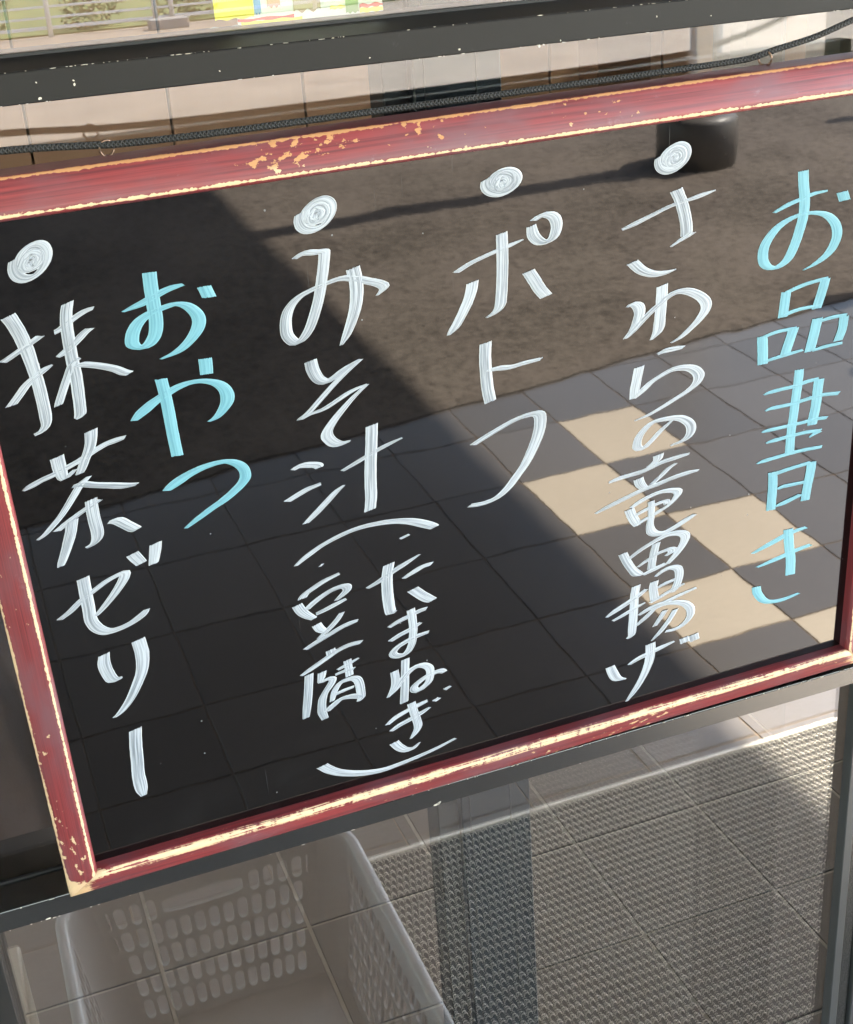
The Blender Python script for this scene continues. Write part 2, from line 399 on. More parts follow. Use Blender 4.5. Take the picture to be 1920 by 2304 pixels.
# marker strokes, millimetres on the board: tip length, tip angle, tip thickness ; x,z[,pressure] ...
INK = """
*w抹
6.8,16,2.9;26.7,379.1,1.2 28.3,375.6,1.15 30.8,368.1,1.12 32.9,358.2,1.1 34.1,348.3 35.1,338.4 35.5,328.4 35.5,318.4 34.9,313.0,0.9 32.0,309.6,0.8 27.1,307.9,0.6
6.7,16,2.8;18.7,353.7 23.1,355.7 28.4,358.3 36.3,362.3 41.7,365.1
6.8,16,2.9;18.3,327.8 23.4,332.9 29.0,338.6 34.1,342.0 39.7,345.3 45.0,347.4,0.3
6.8,16,2.8;49.1,365.6 52.7,366.8 60.7,371.5 67.1,374.4 72.7,375.5,0.6
6.9,16,2.8;48.4,351.1,0.6 52.4,353.0 60.6,358.6 64.9,362.2 68.9,364.5
6.9,16,2.9;59.4,381.2 57.5,374.9 56.5,368.0 56.1,358.5 55.9,348.9 56.2,339.0 55.8,329.2 55.1,319.3 54.3,314.4 51.4,312.8,0.6
6.9,16,2.9;60.6,348.4,0.5 56.2,346.4,0.8 52.2,339.8,0.8 48.0,331.8,0.8 44.8,325.5,0.8 43.6,322.7,0.7
7.0,15,2.9;55.7,343.8,0.6 60.3,344.4,0.8 66.9,342.8,0.8 73.4,340.5,0.8 79.0,337.9,0.8 83.2,335.1,0.8 86.3,334.0,0.7
*w茶
7.1,15,3.1;14.7,275.2,0.4 18.7,276.9 25.7,279.5 33.1,281.4 42.0,284.4 49.6,287.1 58.3,291.1 65.8,293.9 71.7,294.9 77.1,295.6,0.7
7.1,15,3.1;36.9,292.0,1.15 37.1,285.7,1.1 37.6,280.9 38.4,277.6,0.7 42.6,279.8,0.6 45.8,282.2,0.4
7.1,15,3.1;58.7,304.2,1.05 57.6,297.8 55.4,292.1 52.0,286.5,0.9 49.6,281.8,0.85 47.6,278.6,0.7
7.1,15,3.2;52.8,276.1,0.5 47.9,272.7,0.8 45.0,269.7,0.8 41.4,265.2,0.8 37.0,259.8,0.75 32.3,254.5,0.7 26.6,249.4,0.7 21.0,244.8,0.6 16.3,242.4,0.4
7.2,15,3.1;42.0,271.7,0.5 47.8,271.9,0.8 54.5,269.8,0.8 63.7,267.4,0.85 72.0,265.2,0.85 79.2,264.6,0.5
7.2,15,3.2;28.2,245.4,0.8 35.1,249.4,0.9 42.0,253.2,0.8 47.3,255.7,0.8 56.6,259.9,0.6
7.3,14,3.2;51.1,261.2 50.7,254.8 50.7,247.7 51.1,240.5 50.5,235.7 48.0,232.4,0.8 42.8,230.4,0.5
7.2,14,3.2;38.1,250.3 36.3,244.2 34.0,238.2 30.8,231.2,0.9 27.8,225.3,0.8 26.2,221.9,0.6
7.3,14,3.2;58.2,243.9,0.5 63.6,244.0 68.3,240.1 72.6,236.2 74.5,235.2,0.8
*wゼ
7.5,14,3.3;68.7,219.7 70.7,216.0 73.4,211.6,0.9
7.5,14,3.3;83.9,223.4 82.6,217.4 80.4,209.4,0.8
7.4,14,3.4;18.7,186.3,0.7 25.8,190.1,0.8 33.7,196.0,0.8 41.4,200.2,0.8 50.1,204.8,0.8 57.5,207.4,0.8 62.1,207.9,0.9 60.8,203.7 54.6,196.1,0.9 46.2,187.9,0.7 40.3,183.1,0.5
7.5,14,3.4;37.4,211.1 37.2,202.0 37.1,190.4 37.0,181.1 39.8,174.4 45.2,170.4 53.3,170.5 61.8,172.9 67.4,176.0 71.6,179.6,0.5
*wリ
7.6,13,3.6;40.5,155.0,0.9 39.3,148.0 40.5,140.3 43.1,134.6,0.9 48.9,135.3,0.4
7.7,13,3.6;62.7,159.4,1.1 63.5,148.2,1.1 61.8,137.6,1.05 57.7,128.8 51.3,118.3,0.9 44.2,110.3,0.7 39.0,106.9,0.4
*wー
7.9,12,3.9;50.3,94.2 48.6,81.8 47.5,68.9 46.5,58.5 46.7,47.7 47.3,40.7,0.5
*w●
7.2,26,3.2;36.2,409.5,0.95 34.9,405.8,0.95 35.0,402.4,0.95 36.3,399.8,0.95 38.8,398.2,0.95 42.0,397.9,0.95 45.5,399.0,0.95 48.7,401.2,0.95 51.4,404.2,0.95 53.0,407.5,0.95 53.4,410.7,0.95 52.6,413.3,0.95 50.8,415.0,0.95 48.4,415.6,0.95 45.6,415.1,0.95 42.9,413.7,0.95 40.7,411.6,0.95 39.2,409.2,0.95 38.7,406.8,0.95 38.9,404.9,0.95 40.0,403.6,0.95 41.5,403.0,0.95 43.2,403.2,0.95 44.8,404.0,0.95 46.0,405.2,0.95 46.7,406.4,0.95 46.8,407.5,0.95 46.5,408.2,0.95 45.8,408.4,0.95 45.1,408.2,0.95 44.7,407.7,0.95
6.5,20,4.6;39.4,405.1 42.2,409.6 45.9,411.9 49.4,410.3 49.1,406.4 45.8,404.0 42.4,403.6 42.1,406.6 44.9,409.1 47.0,407.8 45.3,406.1
*bお
7.7,-2,2.6;88.2,370.4,0.3 97.3,372.6 104.2,375.2 112.0,378.1 118.8,379.8 124.5,380.3,0.6
7.8,-2,2.6;106.4,390.5 106.0,381.1 105.9,371.5 105.8,361.9 104.1,354.4 100.1,349.3 95.1,347.8 90.8,350.1 90.7,354.0 92.7,359.0 96.7,363.6 102.8,366.8 110.6,368.8 118.2,369.8 124.5,367.7 129.0,362.6 130.2,357.5 127.9,351.9 122.3,346.1,0.9 114.9,341.5,0.8 105.0,338.9,0.3
7.9,-2,2.6;135.8,377.3 136.9,373.8 138.0,370.2
*bや
8.1,-3,2.8;83.9,304.7,0.5 89.8,309.1 96.3,313.4 102.4,316.2 108.7,319.0 117.7,321.3 127.3,320.9 135.7,317.6 139.9,312.1 140.0,305.8 136.3,300.3,0.8 131.8,296.5,0.6 127.1,294.9,0.3
8.1,-3,2.7;130.4,334.5,0.95 130.3,329.4,0.95 130.0,324.6,0.9
8.1,-3,2.8;103.2,327.2,0.85 104.2,315.3,0.85 104.6,304.9,0.85 104.9,291.2,0.85 105.5,277.2,0.85
*bつ
8.5,-5,3.0;95.7,256.2,0.6 101.7,259.7 109.2,263.4 119.6,266.4 129.8,267.4 136.8,266.3 142.4,262.3,0.9 144.6,257.4,0.8 143.7,252.6,0.8 138.4,247.7,0.8 129.4,242.0,0.8 120.7,237.9,0.7 111.9,233.3,0.6 103.5,228.6,0.3
*w●
7.7,26,3.3;196.9,410.3,0.95 195.9,406.9,0.95 196.4,403.7,0.95 198.1,401.2,0.95 200.9,399.8,0.95 204.4,399.5,0.95 208.0,400.4,0.95 211.3,402.4,0.95 213.8,405.2,0.95 215.2,408.2,0.95 215.3,411.2,0.95 214.1,413.6,0.95 212.1,415.2,0.95 209.3,415.8,0.95 206.4,415.4,0.95 203.7,414.1,0.95 201.5,412.2,0.95 200.2,410.0,0.95 199.8,407.8,0.95 200.4,406.0,0.95 201.6,404.7,0.95 203.3,404.2,0.95 205.1,404.4,0.95 206.8,405.1,0.95 207.9,406.2,0.95 208.5,407.3,0.95 208.5,408.3,0.95 208.1,409.0,0.95 207.4,409.2,0.95 206.7,409.0,0.95 206.2,408.5,0.95
6.5,20,4.6;200.6,405.8 203.2,410.5 207.2,413.0 211.3,411.3 211.4,407.2 207.9,404.6 204.1,404.2 203.4,407.4 206.4,410.0 208.9,408.6 207.1,406.8
*w●
8.1,26,3.5;313.5,413.2,0.95 312.8,410.6,0.95 313.5,408.1,0.95 315.5,405.8,0.95 318.6,404.2,0.95 322.3,403.4,0.95 326.1,403.6,0.95 329.5,404.7,0.95 331.9,406.5,0.95 333.1,408.8,0.95 333.0,411.1,0.95 331.6,413.2,0.95 329.2,414.8,0.95 326.3,415.7,0.95 323.2,415.8,0.95 320.4,415.2,0.95 318.3,414.0,0.95 317.1,412.4,0.95 316.8,410.8,0.95 317.6,409.2,0.95 319.0,408.0,0.95 320.8,407.3,0.95 322.7,407.2,0.95 324.4,407.5,0.95 325.6,408.2,0.95 326.1,409.0,0.95 326.0,409.8,0.95 325.5,410.4,0.95 324.7,410.7,0.95 324.0,410.7,0.95 323.5,410.4,0.95
6.5,20,4.6;317.6,407.5 320.1,412.4 324.3,415.0 328.9,413.3 329.4,409.0 325.7,406.3 321.6,405.8 320.6,409.2 323.6,411.9 326.5,410.5 324.6,408.6
*wみ
7.2,12,2.7;190.3,384.2,0.6 196.5,386.6 203.3,386.0 208.3,385.6 208.6,383.6 207.4,377.0 205.6,369.4 203.1,359.9 199.6,350.5 195.1,341.1 189.9,335.0 185.2,333.8 181.2,338.7 180.7,344.8 181.8,350.7 184.7,356.2 190.7,361.1 199.0,364.1 208.3,366.5 217.6,367.9 225.6,366.5 233.5,363.6 240.5,360.9 243.9,357.8,0.9 238.9,353.6,0.3
7.3,12,2.7;225.2,373.1,1.15 226.4,364.9,1.15 226.2,356.8,1.15 224.4,348.0,1.1 221.0,339.4 217.2,331.9,0.8 213.6,326.8,0.3
*wそ
7.4,12,2.8;193.4,320.8,1.05 194.3,314.4,1.05 197.2,308.0 202.1,305.4 207.6,307.5 215.3,311.8,0.9 225.1,315.7,0.4
7.5,11,2.9;225.6,315.6,0.4 216.2,310.1,0.7 207.1,303.3,0.7 198.0,295.6,0.7 188.8,287.8,0.7 183.3,284.6,0.7 189.7,286.5,0.6 198.3,288.0,0.8 207.0,291.6,0.8 217.0,296.0,0.8 227.8,298.6,0.4
7.6,11,3.0;227.8,298.6,0.4 218.7,292.4,0.6 209.5,284.5,0.8 202.4,277.3,0.9 198.7,271.5 200.3,266.7 205.3,262.8 213.4,263.3,0.4
*w汁
7.5,11,3.0;174.4,251.9,0.7 180.9,253.7 190.3,251.6,0.9 191.7,249.6,0.7
7.6,11,3.1;168.4,231.3,0.9 175.6,234.2 182.2,236.6 191.6,238.4,0.7
7.7,10,3.1;178.7,213.2,0.6 185.7,218.4,0.8 194.0,225.1,0.8 201.1,231.0,0.7 206.8,234.2,0.3
7.7,11,3.1;206.2,244.0,0.6 215.7,247.5,0.8 225.9,251.5,0.8 237.1,255.2,0.8 247.8,257.9,0.3
7.8,11,3.1;228.3,271.1 227.1,259.7 225.2,244.2 224.1,231.2 223.6,221.4 222.0,212.1
*wポ
7.7,12,2.8;290.5,359.0,0.8 299.9,363.1,0.9 309.8,366.0,0.9 319.7,368.5,0.9 327.4,370.3,0.9 336.3,372.5,0.3
7.8,12,2.8;321.9,378.8,0.95 321.9,370.2 321.7,359.9 321.1,349.7 320.1,339.3 318.7,332.2 314.7,328.7,0.8 309.0,326.7,0.3
7.7,12,2.9;301.2,351.5,1.05 299.4,344.0,1.05 295.7,336.3,1.05 291.0,328.7 286.8,323.1,0.9 283.3,320.0,0.3
7.9,12,2.9;339.0,351.8,1.05 343.2,344.8,1.05 346.5,339.0,1.05 350.9,333.4,1.05
7.8,12,2.8;341.8,380.2,0.8 343.0,374.0 347.3,369.2 352.2,368.4,0.9 356.8,370.7 359.2,377.5 357.6,382.9 353.8,385.3 348.8,385.4 343.2,383.1,0.8
*wト
8.0,11,3.0;308.1,310.5 307.3,300.8 307.4,290.9 308.0,279.6 309.6,269.7
8.0,11,3.0;307.4,291.4,0.5 315.4,291.7,0.9 324.5,290.8,0.9 334.8,291.6,0.9 346.4,292.1,0.6
*wフ
8.3,10,3.2;295.9,242.1,0.8 304.2,245.6,0.9 314.8,249.6,0.9 325.4,253.2,0.9 336.0,254.9 343.6,253.9 344.6,247.8,1.05 342.6,238.9,1.05 337.5,228.1 332.5,219.7,0.9 326.3,212.7,0.9 319.3,205.2,0.9 310.9,199.9,0.9 300.7,198.1,0.9 290.7,198.8,0.6
*w（
7.9,10,3.2;169.0,184.7,0.4 177.2,189.8,0.8 187.6,194.9,0.8 200.1,198.9,0.9 212.6,201.2,0.9 226.0,201.4,0.9 239.4,199.9,0.9 250.6,196.8 261.7,191.3 265.6,188.9,0.8
8.1,10,3.3;240.7,186.3,0.5 244.2,187.2,0.5 247.7,188.1,0.5
7.8,10,3.2;184.5,180.9,0.5 186.7,180.8,0.5
*wた
7.8,13,3.0;215.2,155.4,0.7 223.7,158.4 233.0,162.8 242.4,166.8 254.0,171.5,0.3
7.8,13,3.1;231.7,170.0 229.7,161.2 229.0,151.6 229.1,141.7 230.2,132.2,0.9 234.1,133.2,0.3
7.9,13,3.0;241.2,156.1,0.6 247.8,158.9 254.9,161.5 261.8,162.1,0.7
7.9,13,3.1;246.6,146.4 251.9,140.8 257.7,135.5 260.7,133.8,0.8
*wま
5.5,12,3.1;227.8,121.1,0.7 235.3,124.0 242.4,125.8 250.2,127.9 255.7,128.4,0.8
5.5,12,3.2;227.7,110.0,0.8 234.4,112.8 242.4,115.2 251.1,118.7,0.6
5.5,12,3.2;244.3,131.2 244.9,123.8 245.1,115.3 244.2,108.7 243.0,103.0 239.5,97.9 234.8,96.3 230.2,97.7 229.0,100.2 232.2,103.6 239.4,106.6 246.5,108.5 256.0,109.6,0.7
*wね
5.6,12,3.3;237.6,92.9 236.7,83.1 235.5,70.1 234.0,57.1
5.6,12,3.3;228.8,85.4 229.1,78.3 227.8,72.5,0.9 222.5,65.2,0.3
5.6,12,3.3;222.5,65.2,0.4 228.8,70.4,0.8 234.0,76.8 239.1,81.5 244.8,84.1 250.3,83.8 254.5,80.3 254.9,74.9 253.3,69.1 249.1,65.9 245.0,64.0 242.1,65.9 242.9,68.7 248.7,72.3 255.3,74.8 262.5,75.3 265.6,73.4,0.7
*wぎ
5.7,12,3.4;220.3,42.4,0.6 227.0,46.6 235.2,49.5 244.1,51.7 251.5,53.4,0.7
5.7,12,3.4;222.6,36.2,0.7 229.6,39.4 237.8,41.8 246.0,44.7 253.1,47.5,0.4
5.7,11,3.4;239.2,55.5 240.6,46.9 242.4,39.0 242.8,33.3 240.1,28.6,0.8 236.6,25.1,0.3
5.7,11,3.5;223.8,26.1,1.1 227.4,20.7,1.1 231.9,16.8 237.5,16.4,0.8 243.5,20.0,0.2
5.7,12,3.4;256.2,51.5,0.8 260.7,53.3,0.7
5.7,12,3.4;264.7,58.8,0.8 269.7,60.5,0.5
*w）
7.7,7,4.2;169.9,23.6 176.5,17.1 185.6,11.8 199.7,7.0 214.3,4.9,0.9 228.1,6.0,0.8 242.0,7.8,0.7 256.0,10.4,0.6 270.9,14.3,0.4
*w豆
6.1,13,3.0;170.6,159.6 172.6,162.3 178.7,165.4 186.6,168.7 197.4,171.6,0.7
6.1,13,3.0;166.5,155.9,1.1 169.0,150.3,1.1 172.6,146.1 176.9,142.6,0.7
6.1,13,3.0;172.5,150.6,0.8 176.9,154.0 183.1,157.5 190.5,160.6 197.6,161.6 201.0,160.7 201.4,158.3 198.8,155.8 193.1,152.1,0.5
6.2,13,3.0;178.4,145.7,0.8 185.0,147.2 192.9,149.5 200.2,151.5,0.6
6.2,13,3.1;177.9,138.0 180.1,133.4 183.3,130.8,0.8
6.2,13,3.1;196.3,142.3,0.6 191.6,136.7,0.8 184.5,130.8,0.8 178.2,126.6,0.5
6.2,13,3.1;168.4,120.8,0.8 176.8,124.4 186.0,127.7 194.6,130.9 200.7,132.2 206.5,132.9,0.6
*w腐
5.7,13,3.1;185.4,115.8,1.1 185.9,111.6,1.1
5.7,12,3.1;163.6,101.2,0.6 171.7,104.9 181.1,109.3 190.6,113.6 199.1,115.5 207.6,115.4,0.8
5.7,12,3.2;168.9,101.0 167.7,92.4 166.1,82.5 164.6,74.6 163.1,66.6,0.8
5.7,12,3.2;178.1,100.2 177.0,95.1,0.9 176.1,92.2,0.6 181.9,93.3,0.8 184.8,92.0,0.9 182.6,87.9 178.4,82.8,0.9 176.2,78.7 175.0,72.7 174.8,67.8 176.3,61.7,0.8
5.7,12,3.2;196.3,104.4,0.9 196.6,97.5,0.9 196.8,91.1,0.9
5.7,12,3.2;188.8,98.4,0.6 196.6,100.9,0.8 204.7,103.6,0.4
5.7,12,3.2;186.6,94.9,0.6 193.7,96.2,0.8 200.7,96.2,0.6
5.8,12,3.2;182.5,74.6,0.6 185.1,82.2,0.8 189.2,87.2,0.8 195.4,88.8 200.8,87.8 202.9,83.7 203.5,76.5 203.3,70.9,0.9 200.9,68.8,0.4
5.8,12,3.2;185.1,79.4,0.6 191.6,80.8,0.8 199.1,81.7,0.6
5.8,12,3.3;178.1,67.5,0.8 183.4,71.5 189.2,74.6,0.8 196.5,74.4 203.1,71.7,0.7
*w●
8.6,26,3.6;431.9,410.5,0.95 431.4,407.5,0.95 432.2,404.6,0.95 434.2,402.3,0.95 437.2,400.9,0.95 440.6,400.5,0.95 444.1,401.2,0.95 447.1,402.9,0.95 449.1,405.3,0.95 450.1,408.0,0.95 449.8,410.7,0.95 448.4,412.9,0.95 446.2,414.4,0.95 443.4,415.1,0.95 440.6,414.8,0.95 438.1,413.7,0.95 436.2,412.1,0.95 435.2,410.1,0.95 435.1,408.2,0.95 435.8,406.5,0.95 437.2,405.3,0.95 439.0,404.8,0.95 440.7,404.9,0.95 442.2,405.5,0.95 443.2,406.4,0.95 443.7,407.4,0.95 443.6,408.3,0.95 443.0,408.9,0.95 442.3,409.2,0.95 441.7,409.0,0.95 441.3,408.6,0.95
6.5,20,4.6;435.0,405.6 437.4,410.8 441.8,413.5 446.9,411.7 447.7,407.1 443.9,404.3 439.5,403.8 438.1,407.4 441.2,410.2 444.4,408.7 442.6,406.7
*wさ
8.5,12,2.9;404.9,367.6,0.6 413.7,370.0 425.8,373.6,0.9 436.2,376.7,0.8 444.8,378.6,0.8 453.4,379.8,0.8 462.1,381.2 472.7,383.0,0.3
8.6,12,2.9;443.6,387.5 447.2,379.9 449.9,371.8 451.7,363.8 452.1,357.1
8.7,11,2.9;456.3,358.1,0.9 452.3,356.1,0.9 447.9,354.2,0.7 440.5,350.9,0.3
8.6,11,3.0;412.4,345.4,0.95 418.3,339.6,0.95 424.6,336.0,0.95 431.5,334.3 438.4,334.3,0.8 445.0,335.4,0.2
*wわ
8.2,11,3.1;434.8,326.3 434.6,318.6 434.1,311.1 433.4,303.0 432.2,295.0 427.2,289.7,0.3
8.1,11,3.1;409.2,315.8,0.4 413.0,317.2,0.8 416.7,315.4 418.3,311.6 417.4,307.1 415.1,301.7,0.9 411.9,297.6,0.7 407.8,294.3,0.3
8.2,11,3.1;407.8,294.3,0.5 413.7,299.0,0.8 420.6,304.8,0.8 428.1,310.4,0.8 433.8,314.1,0.8 439.4,317.7 446.4,319.7 453.4,319.0 460.6,315.7 466.6,310.9 468.7,306.1 466.9,301.4 462.5,296.5,0.9 456.2,291.7,0.8 449.8,287.5,0.7 442.1,284.8,0.3
8.3,10,3.2;431.9,278.7,0.5 438.3,280.1 444.8,280.1 452.0,279.9,0.6
*wら
8.3,10,3.2;418.4,272.5,0.9 417.0,265.5,0.9 415.4,257.9,0.9 414.5,250.7,0.8
8.4,10,3.3;413.9,250.2,0.6 420.6,254.4,0.8 427.0,259.2,0.8 434.8,262.6,0.8 443.8,265.4 451.7,265.3 459.0,263.3 463.8,259.2 464.8,255.3 462.1,250.9,0.9 454.9,246.7,0.8 445.7,243.0,0.8 435.3,238.9,0.7 424.8,235.5,0.6 415.0,233.8,0.2
*wの
7.5,10,3.0;444.6,227.9,0.4 436.0,222.2,0.7 429.0,216.2,0.7 421.9,211.5,0.8 417.9,212.8,0.9 417.3,216.7,0.9 420.3,222.9,0.9 428.8,229.3,0.9 441.6,229.9 451.8,227.8 458.9,222.1 459.7,215.7 455.2,211.1,0.9 443.6,208.7,0.4
*w竜
7.3,9,3.1;434.3,204.2,1.1 434.0,200.7 431.1,198.5,0.8 425.7,196.2,0.4
7.2,9,3.1;395.3,191.2,0.5 403.0,192.6 412.5,193.3 420.9,193.8 429.3,195.6 437.7,197.6 448.7,198.6 459.1,199.2,0.5
7.3,9,3.1;418.6,189.3 420.1,184.5 423.8,180.0,0.8
7.3,9,3.1;448.8,194.5,0.5 442.7,191.7,0.7 437.3,187.6,0.7 429.5,182.3,0.6
7.3,9,3.2;384.8,169.7,0.4 394.7,172.7,0.9 404.8,175.3 415.1,177.9 425.3,180.0 435.7,181.4 445.4,183.3 456.5,184.4 467.0,184.6,0.4
7.3,9,3.2;411.5,166.8 413.4,161.5 415.9,156.6 418.4,152.3,0.8
7.4,9,3.2;413.3,167.5,0.6 421.2,171.1,0.9 430.3,173.7,0.9 439.5,174.5,0.9 448.7,172.9 450.7,170.1,0.9 447.7,165.9,0.7 442.8,162.2,0.6 436.1,159.6,0.8 429.3,157.0,0.8 421.4,154.6,0.8 416.5,152.2,0.6
7.4,9,3.2;415.8,160.3,0.6 423.1,162.7,0.8 432.3,165.4,0.8 440.9,166.3,0.8 441.5,163.7,0.6
7.4,9,3.3;428.9,169.2,0.7 429.3,162.5,0.7 429.1,155.8,0.7 428.2,149.9,0.8 429.5,144.6 433.9,141.6 440.8,141.2 450.1,143.8 457.6,146.9 465.6,149.9,0.6
*w田
7.5,8,3.3;406.6,132.5,0.9 410.0,124.7,0.9 414.4,117.2,0.9 418.8,112.2 422.6,110.6,0.4
7.5,9,3.3;411.8,126.7,0.6 421.7,131.7,0.8 431.6,135.4,0.9 442.1,138.3 451.5,137.8 457.0,135.2 457.7,131.2 454.4,125.2,0.9 448.8,119.0,0.8 443.3,114.1,0.6
7.5,8,3.3;434.1,134.1,0.85 432.3,127.7,0.85 430.9,120.5,0.85 430.0,113.7,0.85
7.5,8,3.3;418.8,118.0,0.4 426.8,121.5,0.7 435.5,125.0,0.7 445.5,126.2,0.9 447.5,123.8 441.9,121.4,0.4
7.5,8,3.4;423.2,110.4,0.6 432.0,112.6 442.0,115.0,0.8
*w揚
6.6,8,3.5;417.9,102.8 416.5,94.7 416.2,85.5 415.6,75.4 414.9,66.2 414.2,60.8,0.8 410.3,59.1,0.4
6.5,8,3.4;393.7,82.4,0.4 400.8,85.8 412.0,90.5 419.5,93.9 426.6,97.7,0.5
6.5,8,3.4;398.6,77.9,0.6 406.8,80.3,0.8 416.6,83.8,0.8 425.6,86.4,0.3
6.6,8,3.4;432.9,102.6 431.9,97.5 432.4,92.7 433.2,87.0
6.6,8,3.4;433.7,106.2,0.5 439.6,109.2,0.8 446.4,110.5 452.2,108.2 453.5,102.5 452.5,96.5 450.7,92.4 448.5,89.0,0.6
6.6,8,3.4;434.6,95.9,0.5 442.9,98.3,0.8 452.0,99.7,0.6
6.6,8,3.5;429.5,84.9,0.5 438.5,87.9,0.7 448.4,91.4,0.7 458.3,93.8,0.4
6.6,8,3.5;420.1,76.9,0.5 429.5,80.2 441.0,82.1,0.8 452.4,84.5,0.8 468.6,87.5,0.5
6.6,8,3.5;432.6,78.5,0.6 426.6,73.9,0.8 418.3,68.4,0.5
6.7,8,3.5;431.1,78.2,0.6 440.2,80.4,0.8 449.5,79.8,0.9 458.8,76.4 463.7,70.7 463.9,64.2,0.9 459.3,59.1,0.8 452.4,56.2,0.8 442.3,56.3,0.5
6.7,8,3.5;442.6,75.3,0.7 438.9,70.4,0.7 433.6,63.6,0.6
6.7,8,3.5;451.2,73.7,0.7 446.7,66.7,0.7 440.6,59.6,0.7 436.1,55.3,0.6 431.1,51.5,0.2
*wげ
7.7,7,3.6;396.4,38.7,0.9 398.7,32.3 402.5,25.8,0.9 409.8,23.6,0.2
7.8,7,3.6;412.5,35.5,0.5 420.9,38.7 430.2,40.8 440.2,43.1 451.1,45.2,0.4
7.8,7,3.6;430.4,49.3 430.5,41.5 429.5,33.7 426.5,25.5,0.9 421.9,17.0,0.8 416.5,9.5,0.7 410.7,2.9,0.3
7.9,7,3.6;458.9,46.2,0.9 460.2,41.4,0.9
7.9,7,3.6;467.2,46.7 468.6,41.0
*bお
7.8,2,2.4;518.5,361.3,0.5 529.6,365.2 540.8,367.8 549.3,369.6 559.4,369.9,0.6
7.9,1,2.5;539.1,386.1 540.1,376.9 541.6,367.0 541.6,357.2 539.5,347.6 536.0,336.9 530.9,327.6 522.5,323.3 515.1,325.2 511.5,330.8 512.1,339.5 518.0,347.9 526.2,353.4 537.4,356.6 550.4,356.5 560.9,353.0 568.1,345.6 569.7,336.6 564.6,327.2 554.8,321.1,0.8 544.0,317.8,0.2
8.0,2,2.4;571.2,367.6,1.1 574.0,361.2,1.1
*b品
8.0,1,2.6;531.7,305.1,0.95 530.9,295.5,0.95 530.1,286.7,0.95
8.1,1,2.6;532.5,304.3,0.8 545.6,307.2 557.3,308.4 565.5,308.7
8.2,1,2.6;563.3,308.7,0.95 560.5,298.1,0.95 557.3,288.1,0.95
8.1,0,2.6;530.0,287.7,0.7 542.4,290.1 561.1,290.1,0.9
8.1,0,2.6;514.2,276.1 515.2,265.2 515.8,255.0
8.1,0,2.6;515.3,275.2,0.7 527.0,277.0 542.0,276.9,0.9
8.2,0,2.7;539.7,277.3 536.6,267.8 533.5,258.3
8.2,-0,2.7;516.5,256.8,0.7 532.8,258.4 548.6,259.5,0.7
8.3,0,2.7;558.9,281.1 556.8,269.4 554.1,257.1
8.3,0,2.7;559.9,278.3,0.7 571.9,279.4 583.4,279.1,0.9
8.4,0,2.7;581.2,278.4,0.9 580.5,269.1,0.9 577.5,260.8,0.9
8.4,-0,2.7;555.6,257.4,0.7 567.7,258.5 581.5,258.6,0.8
*b書
7.3,-1,2.8;546.9,245.2 546.4,234.3 545.3,222.2 544.5,209.8 543.4,197.5 543.2,181.5
7.3,-1,2.8;518.2,231.5,0.3 525.1,232.5 533.8,232.9 543.8,233.0 554.5,234.5 564.0,234.7
7.4,-1,2.8;564.3,234.4,1.1 563.7,226.5,1.1 563.2,215.3,1.1 561.7,204.3,1.1 561.1,199.3,1.1
7.3,-1,2.8;520.3,218.7,0.3 525.9,219.7 534.7,219.7 542.8,219.6 554.2,220.7 567.2,221.4 582.5,219.8
7.4,-1,2.8;518.3,202.6,0.4 523.7,203.0 532.4,203.0 541.3,203.0 552.9,203.0 563.2,203.4 573.7,202.4,0.9
7.4,-1,2.9;522.2,193.2,0.3 528.3,193.8 536.5,194.2 544.0,194.5 557.0,194.5 568.9,193.2
7.5,-1,2.9;568.9,192.9,0.7 564.1,191.7,0.7 559.5,189.8,0.2
7.4,-1,2.9;515.4,178.5,0.3 521.8,179.3 529.2,179.8 540.8,180.4 554.6,180.6 571.1,179.8,0.9
7.5,-2,3.0;529.6,168.8 530.3,158.4 530.2,148.5 529.9,137.3
7.5,-2,2.9;526.0,166.6,0.9 531.4,166.7 545.2,168.1 562.5,169.0
7.6,-2,3.0;563.2,169.5 562.5,160.8 560.9,149.9 559.7,138.2
7.6,-2,3.0;534.8,153.4,0.3 539.2,154.4 546.2,154.4 559.5,153.9,0.8
7.6,-2,3.0;533.6,139.4,0.3 538.8,140.2 545.0,141.7 556.1,144.4,0.8
*bき
8.1,-3,3.1;516.3,103.9,0.5 532.0,108.5 547.8,113.1 563.1,114.7,0.8
8.2,-3,3.2;521.0,90.8,0.5 537.8,93.6 553.9,96.6 568.5,98.4,0.8
8.2,-3,3.2;546.7,117.2 548.6,101.9 550.8,90.2 551.3,76.4
8.2,-4,3.2;521.2,74.0,0.9 522.9,67.1,0.95 530.3,58.5,0.95 543.6,55.7 561.0,57.5,0.5
"""

# ================================================================== GROUND
XS = [0.8175 + 0.2525 * i for i in range(-9, 17)]
YS = [0.625, 0.39, 0.155, -0.08, -0.315, -0.55, -0.785, -1.083, -1.402, -1.707, -2.0, -2.3]
def piece_mesh(name, sx, sy, th, ch, mat):
    b = MB(); b.box((ch*0, 0, -th), (sx, sy, 0), 0)
    b.v, b.f, b.sm = [], [], []
    lo = [b.vert(p) for p in ((0,0,-th),(sx,0,-th),(sx,sy,-th),(0,sy,-th))]
    mi = [b.vert(p) for p in ((0,0,-ch),(sx,0,-ch),(sx,sy,-ch),(0,sy,-ch))]
    hi = [b.vert(p) for p in ((ch,ch,0),(sx-ch,ch,0),(sx-ch,sy-ch,0),(ch,sy-ch,0))]
    for A, B in ((lo, mi), (mi, hi)):
        for j in range(4): b.face((A[j], A[(j+1) % 4], B[(j+1) % 4], B[j]))
    b.face(hi)
    me = bpy.data.meshes.new(name); me.from_pydata(b.v, [], b.f); me.materials.append(mat); me.update()
    return me

